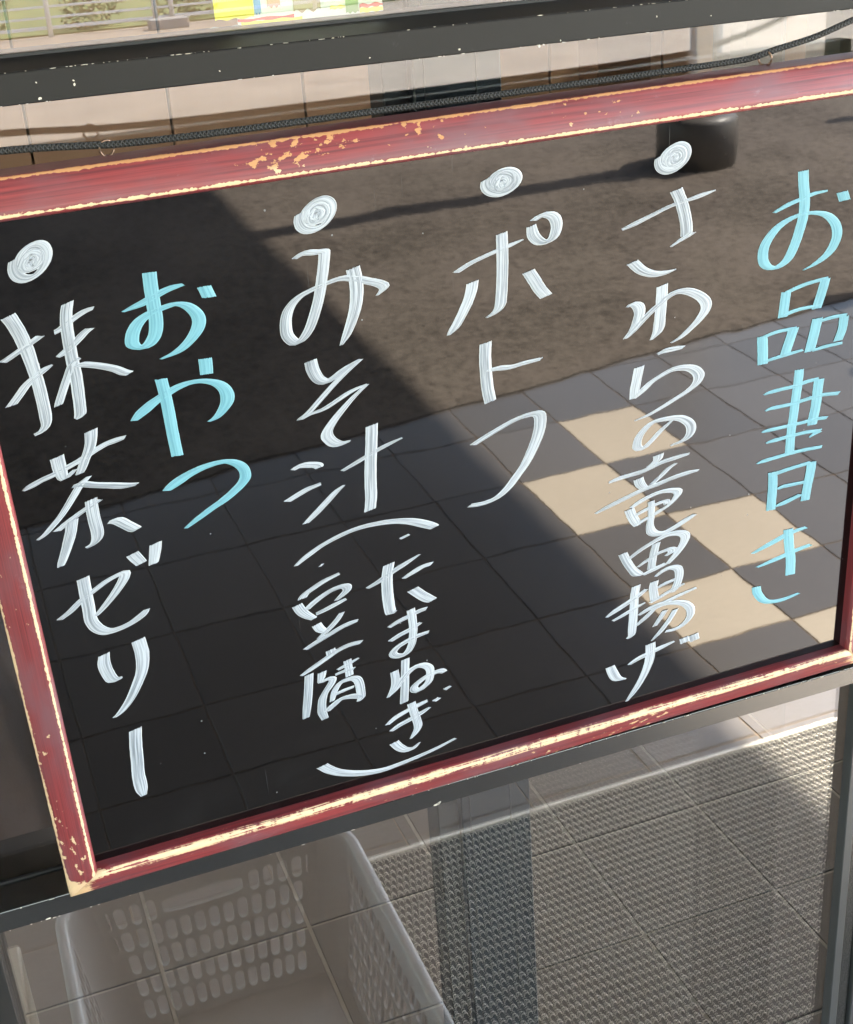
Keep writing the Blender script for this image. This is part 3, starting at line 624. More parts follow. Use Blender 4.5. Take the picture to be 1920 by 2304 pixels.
pav = MB().box((-6, -2.42, -0.20), (12, 0.80, -0.0022)).build("pavement", M_grout_out, kind='structure')
cache = {}
BEIGE = {(3, -1.402), (2, -1.083), (3, -0.785), (2, -0.55), (3, -0.315)}
rt = random.Random(3)
for j in range(len(YS) - 1):
    y1, y0 = YS[j], YS[j+1]
    for i in range(len(XS) - 1):
        c = i - 9
        beige = (c, y1) in BEIGE
        key = (round(y1 - y0, 3), beige)
        if key not in cache:
            cache[key] = piece_mesh("tile", 0.2525 - 0.0036, (y1 - y0) - 0.0036, 0.012, 0.0009, M_beige if beige else M_tile)
        o = bpy.data.objects.new("tile", cache[key]); COL.objects.link(o)
        o.location = (XS[i] + 0.0018, y0 + 0.0018, rt.uniform(-0.0006, 0.0004)); o.parent = pav
        if beige: o['label'] = 'beige accent tile'
# tarmac road in front of the tiles, its edge runs slightly askew
b = MB()
N = 90; e0 = []; e1 = []
for i in range(N + 1):
    x = -12 + 30 * i / N
    yy = -1.735 - 0.145 * x + 0.02 * mnoise.noise(Vector((x * 2.1, 0, 0)))
    yy = max(min(yy, -0.8), -2.40)
    e0.append(b.vert((x, yy, 0.0045))); e1.append(b.vert((x, -8.6, 0.0045)))
for i in range(N): b.face((e1[i], e1[i+1], e0[i+1], e0[i]))
e2 = [b.vert((b.v[q][0], b.v[q][1], -0.05)) for q in e0]
for i in range(N): b.face((e0[i], e0[i+1], e2[i+1], e2[i]))
b.build("road", M_asph, kind='structure')
MB().box((-60, -18.2, -0.3), (80, -8.6, 0.0)).build("forecourt_ground", M_lot, kind='structure')
MB().box((-90, -90, -0.6), (110, 20, -0.21)).build("ground", M_grass, kind='structure')
MB().box((-60, -60, -0.2), (80, -18.2, 0.02)).build("grass_verge", M_grass, kind='structure')

# inside floor
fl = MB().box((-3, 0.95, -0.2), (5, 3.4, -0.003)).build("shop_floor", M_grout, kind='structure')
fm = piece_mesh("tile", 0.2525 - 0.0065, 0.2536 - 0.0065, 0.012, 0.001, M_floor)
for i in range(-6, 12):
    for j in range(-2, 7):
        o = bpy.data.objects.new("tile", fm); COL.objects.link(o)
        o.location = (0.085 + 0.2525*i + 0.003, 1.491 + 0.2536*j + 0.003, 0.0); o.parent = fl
MB().box((-3, 0.80, -0.2), (5, 0.95, -0.003)).build("door_threshold", M_darkpost, kind='structure')

# ================================================================== SHOP WINDOW
win = thing("shop_window", "charcoal aluminium shop window with chipped paint behind the hanging menu board", "window", (0.28, 0.79, 0))
def rail(name, prof, x0, x1, mat):
    b = MB(); A = [b.vert((x0, y, z)) for y, z in prof]; B = [b.vert((x1, y, z)) for y, z in prof]
    n = len(prof)
    for j in range(n): b.face((A[j], B[j], B[(j+1) % n], A[(j+1) % n]))
    b.face(A[::-1]); b.face(B)
    bmf = b.build(name, mat, win)
    md = bmf.modifiers.new("bevel", 'BEVEL'); md.width = 0.0006; md.segments = 2
    return bmf
X0, X1 = -0.0649, 0.6400
up = rail("upper_rail", [(0.757, 1.5063), (0.757, 1.5229), (0.785, 1.5277), (0.7905, 1.5279), (0.835, 1.5279), (0.835, 1.5063)], -0.30, 0.90, M_alu_up)
lo = rail("lower_rail", [(0.757, 0.9808), (0.757, 0.9968), (0.785, 0.9982), (0.7905, 0.9984), (0.835, 0.9984), (0.835, 0.9808)], -0.30, 0.90, M_alu)
MB().box((-0.30, 0.7845, 0.9978), (0.90, 0.7868, 0.9998)).build("gasket", M_gasket, lo)
MB().box((-0.30, 0.7845, 1.5275), (0.90, 0.7868, 1.5293)).build("gasket", M_gasket, up)
def jamb(name, a, b_, mat, ch=0.0008): return MB().box(a, b_, ch).build(name, mat, win)
jamb("left_jamb", (-0.30, 0.7575, 0.0), (-0.0652, 0.835, 0.9806), M_alu)
rj = jamb("right_jamb", (0.6402, 0.775, 0.0), (0.6492, 0.7868, 0.9806), M_alu_g)
MB().box((0.6494, 0.7785, 0.0), (0.6640, 0.7868, 0.9806), 0.0008).build("jamb_strip", M_alu, rj)
MB().box((0.6642, 0.774, 0.0), (0.90, 0.7868, 0.9806), 0.0008).build("jamb_strip", M_alu_g, rj)
MB().box((0.70, 0.7870, 0.0), (0.90, 0.835, 0.9806), 0.0008).build("jamb_core", M_darkpost, rj)
MB().box((-0.30, 0.757, 2.38), (0.90, 0.835, 2.45), 0.001).build("head_rail", M_alu, win)
MB().box((X0, 0.757, 0.0), (X1, 0.835, 0.05), 0.001).build("bottom_rail", M_alu, win)
MB().box((-0.30, 0.787, 1.5280), (0.90, 0.7892, 2.38)).build("upper_pane", M_glass, win)
MB().box((-0.30, 0.787, 0.9985), (0.90, 0.7892, 1.5062)).build("middle_pane", M_glass, win)
MB().box((X0, 0.787, 0.0502), (0.6998, 0.7892, 0.9807)).build("lower_pane", M_glass2, win)
# flaked paint: small shards of bare primer standing 0.2 mm proud along the arrises
rc = random.Random(11)
def flakes(spots, name, parent):
    b = MB()
    for x, z, wx, wz, ang, yy in spots:
        n = rc.randint(5, 8); c = []
        for q in range(n):
            a = 2*math.pi*q/n + rc.uniform(-.3, .3); r = rc.uniform(.55, 1.0)
            px, pz = wx*r*math.cos(a), wz*r*math.sin(a)
            c.append((x + px*math.cos(ang) - pz*math.sin(ang), z + px*math.sin(ang) + pz*math.cos(ang)))
        f_ = [b.vert((p[0], yy - 0.00022, p[1])) for p in c]; g_ = [b.vert((p[0], yy + 0.0003, p[1])) for p in c]
        b.face(f_[::-1])
        for q in range(n): b.face((f_[q], f_[(q+1) % n], g_[(q+1) % n], g_[q]))
    return b.build(name, M_chip, parent, kind='stuff')
sp = []
def run(xa, xb, z, dens, big=1.0, yy=0.757):
    x = xa
    while x < xb:
        x += rc.expovariate(dens)
        L = rc.choice((0.0003, 0.0004, 0.0006, 0.0012, 0.0026)) * big
        sp.append((x, z + rc.uniform(-.0001, .0001), L, rc.uniform(.00018, .00035) * big, rc.uniform(-.04, .04), yy))
run(-0.066, 0.06, 1.5228, 170, 1.1); run(0.06, 0.30, 1.5228, 150, 0.9); run(0.30, 0.62, 1.5228, 70, 0.8)
run(-0.066, 0.62, 1.5065, 45, 0.7)
for x, z, s in ((0.062, 1.5165, .0006), (0.0815, 1.5136, .0011), (0.0813, 1.5155, .0007), (0.0625, 1.5083, .0012), (-0.01, 1.5090, .0015), (0.005, 1.5150, .0008),
                (0.302, 1.5090, .0010), (0.353, 1.5060, .0013), (0.356, 1.5063, .0009), (0.367, 1.5075, .0006), (0.432, 1.5150, .0006), (0.47, 1.512, .0005), (0.16, 1.5120, .0006), (0.247, 1.5100, .0006), (0.025, 1.5125, .0009)):
    sp.append((x, z, s * .7, s, rc.uniform(0, 3), 0.757))
flakes(sp, "paint_chip", up)
sp = []
run(-0.066, 0.02, 0.9967, 60, 1.0); run(0.02, 0.62, 0.9967, 75, 0.8); run(-0.066, 0.0, 0.9810, 90, 1.1); run(0, 0.62, 0.9810, 12, 0.7)
sp += [(0.2535, 0.9822, .0040, .0013, .25, 0.757), (0.2545, 0.9828, .0022, .0014, .5, 0.757), (-0.03, 0.9816, .003, .0008, 0.1, 0.757)]
flakes(sp, "paint_chip", lo)

# second leaf: a sliding door parked behind the window
door = thing("sliding_door", "sliding glass door leaf with grey stile standing behind the fixed window", "door", (0.5, 0.89, 0))
MB().box((0.2970, 0.888, 0.02), (0.3160, 0.918, 2.4), 0.001).build("dark_gap_plate", M_gasket, door)  # black plate: the dark of the gap beside the stile, put in as colour
st = MB().box((0.3162, 0.880, 0.02), (0.3813, 0.918, 2.4), 0.0012).build("stile", M_post, door)
MB().box((0.3240, 0.8788, 0.02), (0.3246, 0.8800, 2.4)).build("stile_groove", M_alu_g, st)
MB().box((0.3620, 0.8788, 0.02), (0.3626, 0.8800, 2.4)).build("stile_groove", M_alu_g, st)
MB().box((0.3815, 0.898, 0.02), (0.659, 0.9002, 2.4)).build("door_pane", M_glass3, door)

# ================================================================== MENU BOARD
MB_M = Matrix(((0.99995628, -0.004023, -0.00844164, 0.0), (0.00377302, 0.99955995, -0.02942227, 0.755), (0.00855629, 0.02938913, 0.99953142, 1.02), (0, 0, 0, 1)))
board = thing("menu_board", "black gloss menu board in worn red wooden frame with handwritten Japanese menu", "menu board")
board.matrix_world = MB_M
XL, XR, ZB, ZT = 0.0077, 0.6038, -0.0021, 0.4317
MB().box((XL - 0.006, 0.0, ZB - 0.006), (XR + 0.006, 0.004, ZT + 0.006)).build("writing_panel", M_panel, board, local=True)
MB().box((XL - 0.015, 0.0045, ZB - 0.015), (XR + 0.015, 0.009, ZT + 0.015)).build("backing_sheet", M_darkpost, board, local=True)
PROF = [(0, 0.0001, 0), (0, .0068, .18), (.0010, .0092, .26), (.0028, .0102, .305), (.0055, .0097, .34), (.0180, .0046, .68), (.0200, .0033, .715), (.0209, .0016, .745), (.0210, -.0175, 1.0)]
def frame_rail(p0, p1, mat, ws=1.0):
    """p0,p1 inner corners (x,z); profile runs outward to the right-hand side of travel reversed"""
    a = Vector((p0[0], 0, p0[1])); c = Vector((p1[0], 0, p1[1])); d = (c - a); L = d.length; d.normalize()
    o = Vector((d.z, 0, -d.x))            # outward normal
    b = MB(); n = 70; rows = []
    rr = random.Random(int(L*1e4) + int(p0[1]*100))
    for i in range(n + 1):
        t = i / n; row = []
        for q, (w_, h, v_) in enumerate(PROF):
            s = -w_ + t * (L + 2 * w_)
            w_ = w_ * ws
            wob = 0.00012 * mnoise.noise(Vector((s * 60, q * 3.1, p0[0]*9))) if 1 < q < 8 else 0
            pnt = a + d * s + o * w_ + Vector((0, -(h + wob), 0))
            row.append((b.vert(pnt), (s + 0.03, v_)))
        rows.append(row)
    for r0, r1 in zip(rows, rows[1:]):
        for q in range(len(PROF) - 1):
            A, B, C, D = r0[q], r1[q], r1[q+1], r0[q+1]
            b.face((A[0], B[0], C[0], D[0]), uv=(A[1], B[1], C[1], D[1]), smooth=q not in (0, 7))
    for row, rev in ((rows[0], True), (rows[-1], False)):
        ids = [r[0] for r in row] + [b.vert(a + d * (0 if rev else L) + Vector((0, .0175, 0)))]
        b.face(ids if rev else ids[::-1], uv=[(0, .5)] * len(ids))
    return b.build("frame_rail", mat, board, local=True)
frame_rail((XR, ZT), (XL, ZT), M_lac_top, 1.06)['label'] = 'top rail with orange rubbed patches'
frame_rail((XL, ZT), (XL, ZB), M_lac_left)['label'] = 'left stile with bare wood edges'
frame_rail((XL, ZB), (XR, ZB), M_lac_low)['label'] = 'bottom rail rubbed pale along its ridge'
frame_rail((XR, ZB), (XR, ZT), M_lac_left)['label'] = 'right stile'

# --- handwriting: chisel-tip marker strokes, swept with a tip of fixed angle
def crom(P, step=1.6):
    if len(P) < 2: return P
    out = []
    Q = [tuple(2*a - c for a, c in zip(P[0], P[1]))] + P + [tuple(2*a - c for a, c in zip(P[-1], P[-2]))]
    for i in range(1, len(Q) - 2):
        p0, p1, p2, p3 = Q[i-1:i+3]
        n = max(2, int(math.hypot(p2[0]-p1[0], p2[1]-p1[1]) / step))
        for k_ in range(n):
            t = k_ / n
            out.append(tuple(0.5*((2*b_) + (-a+c)*t + (2*a-5*b_+4*c-d)*t*t + (-a+3*b_-3*c+d)*t**3) for a, b_, c, d in zip(p0, p1, p2, p3)))
    out.append(P[-1]); return out
VS = (0.0, 0.14, 0.5, 0.86, 1.0)
HS = (0.00008, 0.0004, 0.00028, 0.0004, 0.00008)
def stroke(b, Lt, ang, T, pts, idx, sid):
    P = crom(pts)
    tx, tz = math.cos(ang), math.sin(ang)
    L = 0; cum = [0]
    for p, q in zip(P, P[1:]): L += math.hypot(q[0]-p[0], q[1]-p[1]); cum.append(L)
    rows = []; rj_ = random.Random(sid)
    for i, p in enumerate(P):
        a = P[max(0, i-1)]; c = P[min(len(P)-1, i+1)]
        dx, dz = c[0]-a[0], c[1]-a[1]; l = math.hypot(dx, dz) or 1; dx /= l; dz /= l
        nx, nz = -dz, dx
        s = tx*nx + tz*nz
        mlt = max(0.15, p[2])
        k_ = math.tanh(s * 3.5)
        ext = math.sqrt(T*T + (Lt*s)**2)
        along = Lt * abs(k_) * (tx*dx + tz*dz) * (1 if k_ > 0 else -1)
        jit = 1 + 0.035 * mnoise.noise(Vector((cum[i]*0.35, sid*3.3, 0)))
        row = []
        for v_, h in zip(VS, HS):
            e = (v_ - 0.5) * ext * mlt * jit
            g = (v_ - 0.5) * along * mlt
            row.append((b.vert(((p[0] + nx*e + dx*g)/1000, -(h + idx*0.00003), (p[1] + nz*e + dz*g)/1000)), v_))
        rows.append(row)
    for i in range(len(rows)-1):
        r0, r1 = rows[i], rows[i+1]
        d0, d1 = min(cum[i], L-cum[i]), min(cum[i+1], L-cum[i+1])
        for j in range(len(VS)-1):
            b.face((r0[j][0], r1[j][0], r1[j+1][0], r0[j+1][0]),
                   uv=((cum[i], VS[j]), (cum[i+1], VS[j]), (cum[i+1], VS[j+1]), (cum[i], VS[j+1])),
                   uv2=((d0, sid*1.7), (d1, sid*1.7), (d1, sid*1.7), (d0, sid*1.7)), smooth=True)
cur = None; sid = 0
def flush(c):
    if c:
        nm = {'●': 'bullet_dot', '（': 'bracket', '）': 'bracket'}.get(c[0], 'handwritten_character')
        o = c[1].build(nm, M_blue if c[2] == 'b' else M_white, board, local=True)
        if nm == 'handwritten_character': o['label'] = ('light blue' if c[2] == 'b' else 'white') + ' marker character ' + c[0]
for ln in INK.strip().split('\n'):
    if ln[0] == '*':
        flush(cur); cur = [ln[2:], MB(), ln[1], 0]; continue
    hd, body_ = ln.split(';'); Lt, an, T = map(float, hd.split(','))
    pts = []
    for t in body_.split():
        q = [float(v_) for v_ in t.split(',')]
        pts.append((q[0], q[1], q[2] if len(q) > 2 else 1.0))
    stroke(cur[1], Lt, rad(an), T * 0.92, pts, cur[3], sid); cur[3] += 1; sid += 1
flush(cur)

# --- screw eyes on the top edge and the cord through them
def eye(x, tilt):
    b = MB(); c = Vector((x, 0.0145, 0.4578)); pts = []
    u = Vector((math.cos(tilt), math.sin(tilt), 0)); v = Vector((0, 0, 1))
    for q in range(19):
        a = -math.pi/2 + 2*math.pi*(q/18)*0.94
        pts.append(c + 0.0043*(math.cos(a)*u + math.sin(a)*v))
    b.tube(pts, 0.00075, 8)
    b.tube([c - v*0.0043, c - v*0.012], 0.00075, 8)
    b.build("screw_eye", M_hook, board, local=True)
eye(0.0965, 0.25); eye(0.5150, 2.2)
pth = [(-.45, .015, .480), (-.2, .015, .470), (-.05, .0148, .4655), (.04, .0145, .4638), (.088, .0145, .4605), (.104, .0145, .4592), (.16, .0165, .4577), (.2775, .019, .4572), (.40, .019, .4572), (.49, .0165, .4582), (.508, .0145, .4597), (.522, .0140, .4625), (.55, .012, .4675), (.5783, .011, .4752), (.64, .008, .492), (.80, .012, .535), (1.1, .030, .62)]
P = crom([tuple(c*1000 for c in q) for q in pth], 3.0)
b = MB(); b.tube([MB_M @ Vector((p[0]/1000, p[1]/1000, p[2]/1000)) for p in P], 0.0020, 12, uvs=True)
tag(b.build("cord", M_cord), "black braided cord threaded through two screw eyes above the menu board", "cord")

hp = MB_M @ Vector((1.1, .030, .62))
tag(MB().lathe((hp.x, hp.y - 0.012, hp.z), [(0.0, 0), (0.007, .001), (0.007, .006), (0.0035, .008), (0.0035, .040)], 14, axis='y').build("wall_hook", M_hook), "small brass wall hook holding the right end of the cord", "hook")

# ================================================================== OUTSIDE, seen as reflections
dm = thing("door_mat", "dark loop-pile doormat on the grey tiles in front of the shop window", "doormat", (0.9, 0.1, 0))
MB().box((0.44, -0.274, 0.0015), (1.62, 0.62, 0.006), 0.001).build("mat_backing", M_matbase, dm)
MB().box((0.44, -0.285, 0.0015), (1.62, -0.2745, 0.0095), 0.0015).build("edge_trim", M_matloop, dm)
V = []; F = []
row_p, col_p = 0.0187, 0.0115
rm = random.Random(5)
nr = int(0.84 / row_p); ncx = int(1.16 / col_p)
for r in range(nr):
    for c in range(ncx):
        x = 0.452 + c*col_p + rm.uniform(-.0006, .0006); y = -0.264 + r*row_p + rm.uniform(-.0006, .0006)
        ox = (col_p/2) * (r % 2)
        x += ox; base = len(V)
        seg = 5; sl = rm.uniform(-.12, .12)
        for q in range(seg + 1):
            a = math.pi * q / seg
            cx, cz = math.cos(a), math.sin(a)
            for (dr, dy) in ((0.0012, 0), (.0006, 0.0012), (-0.0009, 0.0007), (-.0009,-.0007), (.0006, -0.0012)):
                R_ = 0.0043 + dr
                V.append((x + R_*cx, y + dy + 0.004*sl*cz, 0.006 + (R_ + 0.0020)*cz))
        for q in range(seg):
            for j in range(5):
                F.append((base + q*5 + j, base + q*5 + (j+1) % 5, base + (q+1)*5 + (j+1) % 5, base + (q+1)*5 + j))
        base = len(V); xx = x + col_p/2; yy = y + 0.0093; R2 = 0.0022
        for q in range(5):
            a = math.pi * q / 4; cx, cz = math.cos(a), math.sin(a)
            for dr, dy in ((.0012, 0), (0, .0012), (0, -.0012)):
                V.append((xx + (R2 + dr)*cx, yy + dy, .006 + (R2 + dr)*cz))
        for q in range(4):
            for j in range(3): F.append((base + q*3 + j, base + q*3 + (j+1) % 3, base + (q+1)*3 + (j+1) % 3, base + (q+1)*3 + j))
me = bpy.data.meshes.new("loop_pile"); me.from_pydata(V, [], F); me.materials.append(M_matloop)
for p_ in me.polygons: p_.use_smooth = True
me.update()
o = bpy.data.objects.new("loop_pile", me); COL.objects.link(o); o.parent = dm; o.location = (-0.9, -0.1, 0); o['kind'] = 'stuff'

# open-topped slotted basket
bk = thing("storage_basket", "grey slotted plastic basket standing left of the doormat", "basket", (0.17, 0.2, 0))
BX0, BX1, BY0, BY1, BH = -0.045, 0.392, -0.088, 0.47, 0.25
def bpt(u, v_, side, inset=0.035):
    """u 0..1 along side, v_ 0 bottom..1 top of tapered wall"""
    e = inset * (1 - v_)
    x0, x1, y0, y1 = BX0 + e, BX1 - e, BY0 + e, BY1 - e
    if side == 'far': return Vector((x0 + (x1-x0)*u, y0, 0.004 + v_*BH))
    if side == 'near': return Vector((x0 + (x1-x0)*u, y1, 0.004 + v_*BH))
    if side == 'left': return Vector((x0, y0 + (y1-y0)*u, 0.004 + v_*BH))
    if side == 'right': return Vector((x1, y0 + (y1-y0)*u, 0.004 + v_*BH))
    return Vector((BX0 + inset + (BX1-BX0-2*inset)*u, BY0 + inset + (BY1-BY0-2*inset)*v_, 0.004))
def slotted(side, nu, nv, handle, u0=.09, u1=.91):
    b = MB(); cells = []
    def quad(a0, a1, c0, c1):
        b.face([b.vert(bpt(a, c, side)) for a, c in ((a0, c0), (a1, c0), (a1, c1), (a0, c1))])
    vt = 0.90
    quad(0, u0, 0, 1); quad(u1, 1, 0, 1); quad(u0, u1, vt, 1); quad(u0, u1, 0, .06)
    dv = (vt - .06) / nv; du = (u1 - u0) / nu
    hb = (u0 + du*round(nu*.30), u0 + du*round(nu*.66)) if handle else None
    def cell(a0, a1, c0, c1, mu, mv):
        oc_ = [(a0, c0), ((a0+a1)/2, c0), (a1, c0), (a1, (c0+c1)/2), (a1, c1), ((a0+a1)/2, c1), (a0, c1), (a0, (c0+c1)/2)]
        cx, cy, rx, ry = (a0+a1)/2, (c0+c1)/2, (a1-a0)/2*mu, (c1-c0)/2*mv
        inn = []
        for q in range(16):
            t = 2*math.pi*(q/16) - 3*math.pi/4
            px, py = math.cos(t), math.sin(t)
            px = max(-1, min(1, px*1.15)); sgn = (1 if py > 0 else -1); py = sgn*abs(py)**0.5
            inn.append((cx + rx*px, cy + ry*py))
        I = [b.vert(bpt(*q, side)) for q in inn]; O = [b.vert(bpt(*q, side)) for q in oc_]
        for q in range(8):
            b.face((O[q], O[(q+1) % 8], I[(2*q+2) % 16], I[(2*q+1) % 16], I[2*q]), )
    for i in range(nu):
        for j in range(nv):
            a0 = u0 + i*du; c0 = .06 + j*dv
            if handle and j == nv - 1 and hb[0] - 1e-6 <= a0 < hb[1] - 1e-6: continue
            cell(a0, a0 + du, c0, c0 + dv, .68, .80)
    if handle: cell(hb[0], hb[1], vt - dv, vt, .90, .62)
    o = b.build("slotted_side", M_basket, bk)
    md = o.modifiers.new("thick", 'SOLIDIFY'); md.thickness = 0.0035; md.offset = 0
    return o
slotted('far', 15, 5, True); slotted('near', 15, 5, True); slotted('left', 18, 5, False); slotted('right', 18, 5, False)
b = MB(); b.box((BX0+.035, BY0+.035, 0.002), (BX1-.035, BY1-.035, 0.006)); b.build("basket_floor", M_basket, bk)
b = MB(); pts = []
Rr = 0.055
for cx, cy, a0 in ((BX1-Rr, BY1-Rr, 0), (BX0+Rr, BY1-Rr, 90), (BX0+Rr, BY0+Rr, 180), (BX1-Rr, BY0+Rr, 270)):
    for q in range(9):
        a = rad(a0 + 90*q/8); pts.append((cx + Rr*math.cos(a), cy + Rr*math.sin(a)))
prof = [(-.004, 0), (-.004, .010), (.0, .014), (.010, .014), (.013, .010), (.013, -.004)]
rings = []
for i, (x, y) in enumerate(pts):
    xa, ya = pts[i-1]; xb, yb = pts[(i+1) % len(pts)]
    n_ = Vector((yb-ya, xa-xb, 0)).normalized()
    rings.append([b.vert((x + n_.x*w_, y + n_.y*w_, BH + .002 + h)) for w_, h in prof])
for i in range(len(rings)):
    A, B = rings[i], rings[(i+1) % len(rings)]
    for j in range(len(prof)-1): b.face((A[j], B[j], B[j+1], A[j+1]), smooth=True)
b.build("rim", M_basket, bk)
for cx, cy in ((BX1, BY1), (BX0, BY1), (BX0, BY0), (BX1, BY0)):
    b = MB()
    sx = -1 if cx == BX1 else 1; sy = -1 if cy == BY1 else 1
    col0 = []; col1 = []
    for q in range(7):
        a = math.pi/2*q/6
        px = cx + sx*Rr*(1-math.cos(a))*1.0; py = cy + sy*Rr*(1-math.sin(a))*1.0
        col1.append(b.vert((px, py, BH)))
        col0.append(b.vert((px + sx*.035, py + sy*.035, .004)))
    for q in range(6): b.face((col0[q], col0[q+1], col1[q+1], col1[q]), smooth=True)
    b.build("corner_web", M_basket, bk)

# cream crate left of the basket
cr = thing("plastic_crate", "cream slatted plastic crate at the far left beyond the grey basket", "crate", (-0.3, 0.1, 0))
MB().box((-0.56, -0.06, 0.002), (-0.112, 0.52, 0.008)).build("crate_floor", M_crate, cr)
MB().box((-0.150, -0.06, 0.008), (-0.112, 0.52, 0.235), 0.004).build("crate_wall", M_crate, cr)
MB().box((-0.56, -0.06, 0.008), (-0.154, -0.045, 0.235), 0.004).build("crate_wall", M_crate, cr)
MB().box((-0.205, -0.044, 0.15), (-0.1505, 0.52, 0.20), 0.003).build("crate_rim", M_crate, cr)
for q in range(16):
    y = -0.03 + q*0.034
    MB().box((-0.330, y, 0.13), (-0.206, y + 0.013, 0.142), 0.002).build("slat", M_crate, cr)

# canopy column with its black foot
cp = thing("canopy_column", "black steel canopy column with wide dark foot on the tarmac", "column", (3.46, -4.03, 0))
MB().lathe((3.46, -4.03, 0.0045), [(0.19, 0), (0.19, 0.22), (0.175, 0.245), (0.105, 0.25)], 32).build("column_foot", M_foot, cp)
MB().lathe((3.46, -4.03, 0.25), [(0.095, 0), (0.095, 0.25), (0.075, 0.26), (0.075, 2.945)], 24).build("column_shaft", M_darkpost, cp)
def shadow_post(x, y, h, lab):  # unseen posts, added only to throw shadow bands over the ground
    t = thing("shadow_post", lab, "shadow_post", (x, y, 0), "added posts casting shadows beside the canopy")
    MB().lathe((x, y, 0.0045), [(0.10, 0), (0.10, 0.02), (0.057, 0.028), (0.057, h), (0.05, h + .02), (0.0, h + .03)], 20).build("shadow_post_shaft", M_darkpost, t)
shadow_post(3.72, -2.18, 1.05, "added black post casting a shadow on tarmac nearest the tiled pavement")
shadow_post(3.42, -1.62, 0.98, "added black post on the grey tiled pavement, put there for its shadow")
shadow_post(5.45, -4.42, 1.1, "added black post casting a shadow beyond the canopy column")

CH = 3.2
can = thing("canopy", "flat cream canopy roof shading the pavement before the shop", "canopy", (0, -4, CH))
XE = 1.29 + CH / math.tan(rad(SUN_EL))
MB().box((-9, -9.0, CH), (XE, 0.74, CH + 0.04)).build("canopy_deck", M_canopy, can)
MB().box((-9, -9.06, CH - 0.10), (XE, -9.0, CH + 0.12)).build("fascia", M_canopy, can)

# shop building: wall above and beside the window
sh = thing("shop_building", "grey rendered shop front holding the charcoal window", "building", (0, 1, 0))
MB().box((-7, 0.75, 2.452), (7, 0.95, 3.19)).build("upper_wall", M_wall, sh)
MB().box((-7, 0.75, 0), (-0.302, 0.95, 2.45)).build("side_wall", M_wall, sh)
MB().box((1.55, 0.75, 0), (7, 0.95, 2.45)).build("side_wall", M_wall, sh)
MB().box((0.902, 0.78, 0), (1.548, 0.84, 2.45)).build("dark_panel", M_alu, sh)
MB().box((2.9, 0.952, 0), (3.05, 6, 2.88)).build("partition_wall", M_wall, sh)  # unseen wall added to keep direct sun out of the interior
MB().box((-3.1, 0.952, 0), (-2.95, 6, 3.0)).build("partition_wall", M_wall, sh)

# far side: white fence, planter block, shrubs
fe = thing("garden_fence", "long white railing fence across the forecourt", "fence", (4, -17.9, 0))
for x in (-6.0, -2.0, 1.9, 3.32, 3.55, 5.6, 8.5, 12.0, 16.0):
    MB().lathe((x, -17.9, 0), [(0.034, 0), (0.034, 1.15), (0.0, 1.17)], 12).build("fence_post", M_fence, fe)
for q in range(8):
    z = 0.10 + 0.135*q
    MB().box((-8, -17.93, z), (20, -17.905, z + (0.030 if q % 3 else 0.045)), 0.004).build("fence_rail", M_fence, fe)
for q, (x, wd, h) in enumerate(((3.42, 0.52, 0.13), (0.2, 0.5, 0.12))):
    tag(MB().box((x - wd/2, -17.7, 0.0), (x + wd/2, -17.4, h), 0.01).build("kerb_block", M_concrete),
        ("grey concrete block at the foot of the paired fence posts", "grey concrete block left along the white fence")[q], "block", "blocks below the fence")
rs = random.Random(9)
def shrub(x, y, r, h, lab):
    t = thing("shrub", lab, "shrub", (x, y, 0), "shrubs behind the white fence")
    MB().tube([(x, y, 0), (x + .02, y, h*.5)], [.03, .015], 6).build("stem", M_crate, t)
    b = MB()
    for _ in range(420):
        a = rs.uniform(0, 6.28); rr = r*math.sqrt(rs.random()); zz = rs.uniform(.03, h)
        kk = math.sqrt(max(.05, 1 - abs(zz/h - .45)**2*2.2)); px, py = x + rr*kk*math.cos(a), y + rr*kk*math.sin(a)
        s = rs.uniform(.03, .06); d1 = Vector((rs.uniform(-1, 1), rs.uniform(-1, 1), rs.uniform(-1, 1))).normalized()*s
        d2 = Vector((rs.uniform(-1, 1), rs.uniform(-1, 1), rs.uniform(-1, 1))).cross(d1).normalized()*s*.5
        c = Vector((px, py, zz)); b.face([b.vert(c - d1), b.vert(c + d2), b.vert(c + d1), b.vert(c - d2)])
    b.build("crown", M_leaf, t, kind='stuff')
shrub(2.55, -18.6, .45, .55, "low green shrub between the first fence posts")
shrub(3.9, -18.7, .5, .5, "low green shrub just right of the paired fence posts")
shrub(1.0, -18.8, .55, .9, "taller dark shrub left along the white fence")
shrub(6.2, -18.8, .7, .8, "wide shrub furthest right behind the white fence")

# ================================================================== INSIDE
cab = thing("storage_cabinet", "row of tall brown laminate cabinet doors inside the shop", "cabinet", (1.0, 3.0, 0))
MB().box((-1.9, 3.012, 0), (2.85, 3.4, 2.2)).build("carcass", M_slot, cab)
for q in range(15):
    x = -1.605 + 0.3025*q
    if x > 2.6: break
    MB().box((x + .003, 2.99, .05), (x + .2995, 3.010, 2.18), .0015).build("door_panel", M_lam, cab)
ceil = tag(MB().box((-2.95, 0.952, 2.62), (2.9, 2.25, 2.70)).build("shop_ceiling", M_canopy), kind='structure')
MB().box((-2.95, 2.25, 2.05), (2.9, 2.29, 2.70)).build("light_baffle", M_canopy, ceil)  # unseen baffle, added to screen the light pane from the window
MB().box((-2.95, 2.29, 2.90), (2.9, 3.349, 2.91)).build("added_light_pane", M_opal, ceil)  # unseen diffusing pane, added to brighten the cabinets and floor
hd = MB().box((-1.9, 3.35, 2.2), (2.85, 3.5, 2.9)).build("cabinet_top", M_wall, cab)

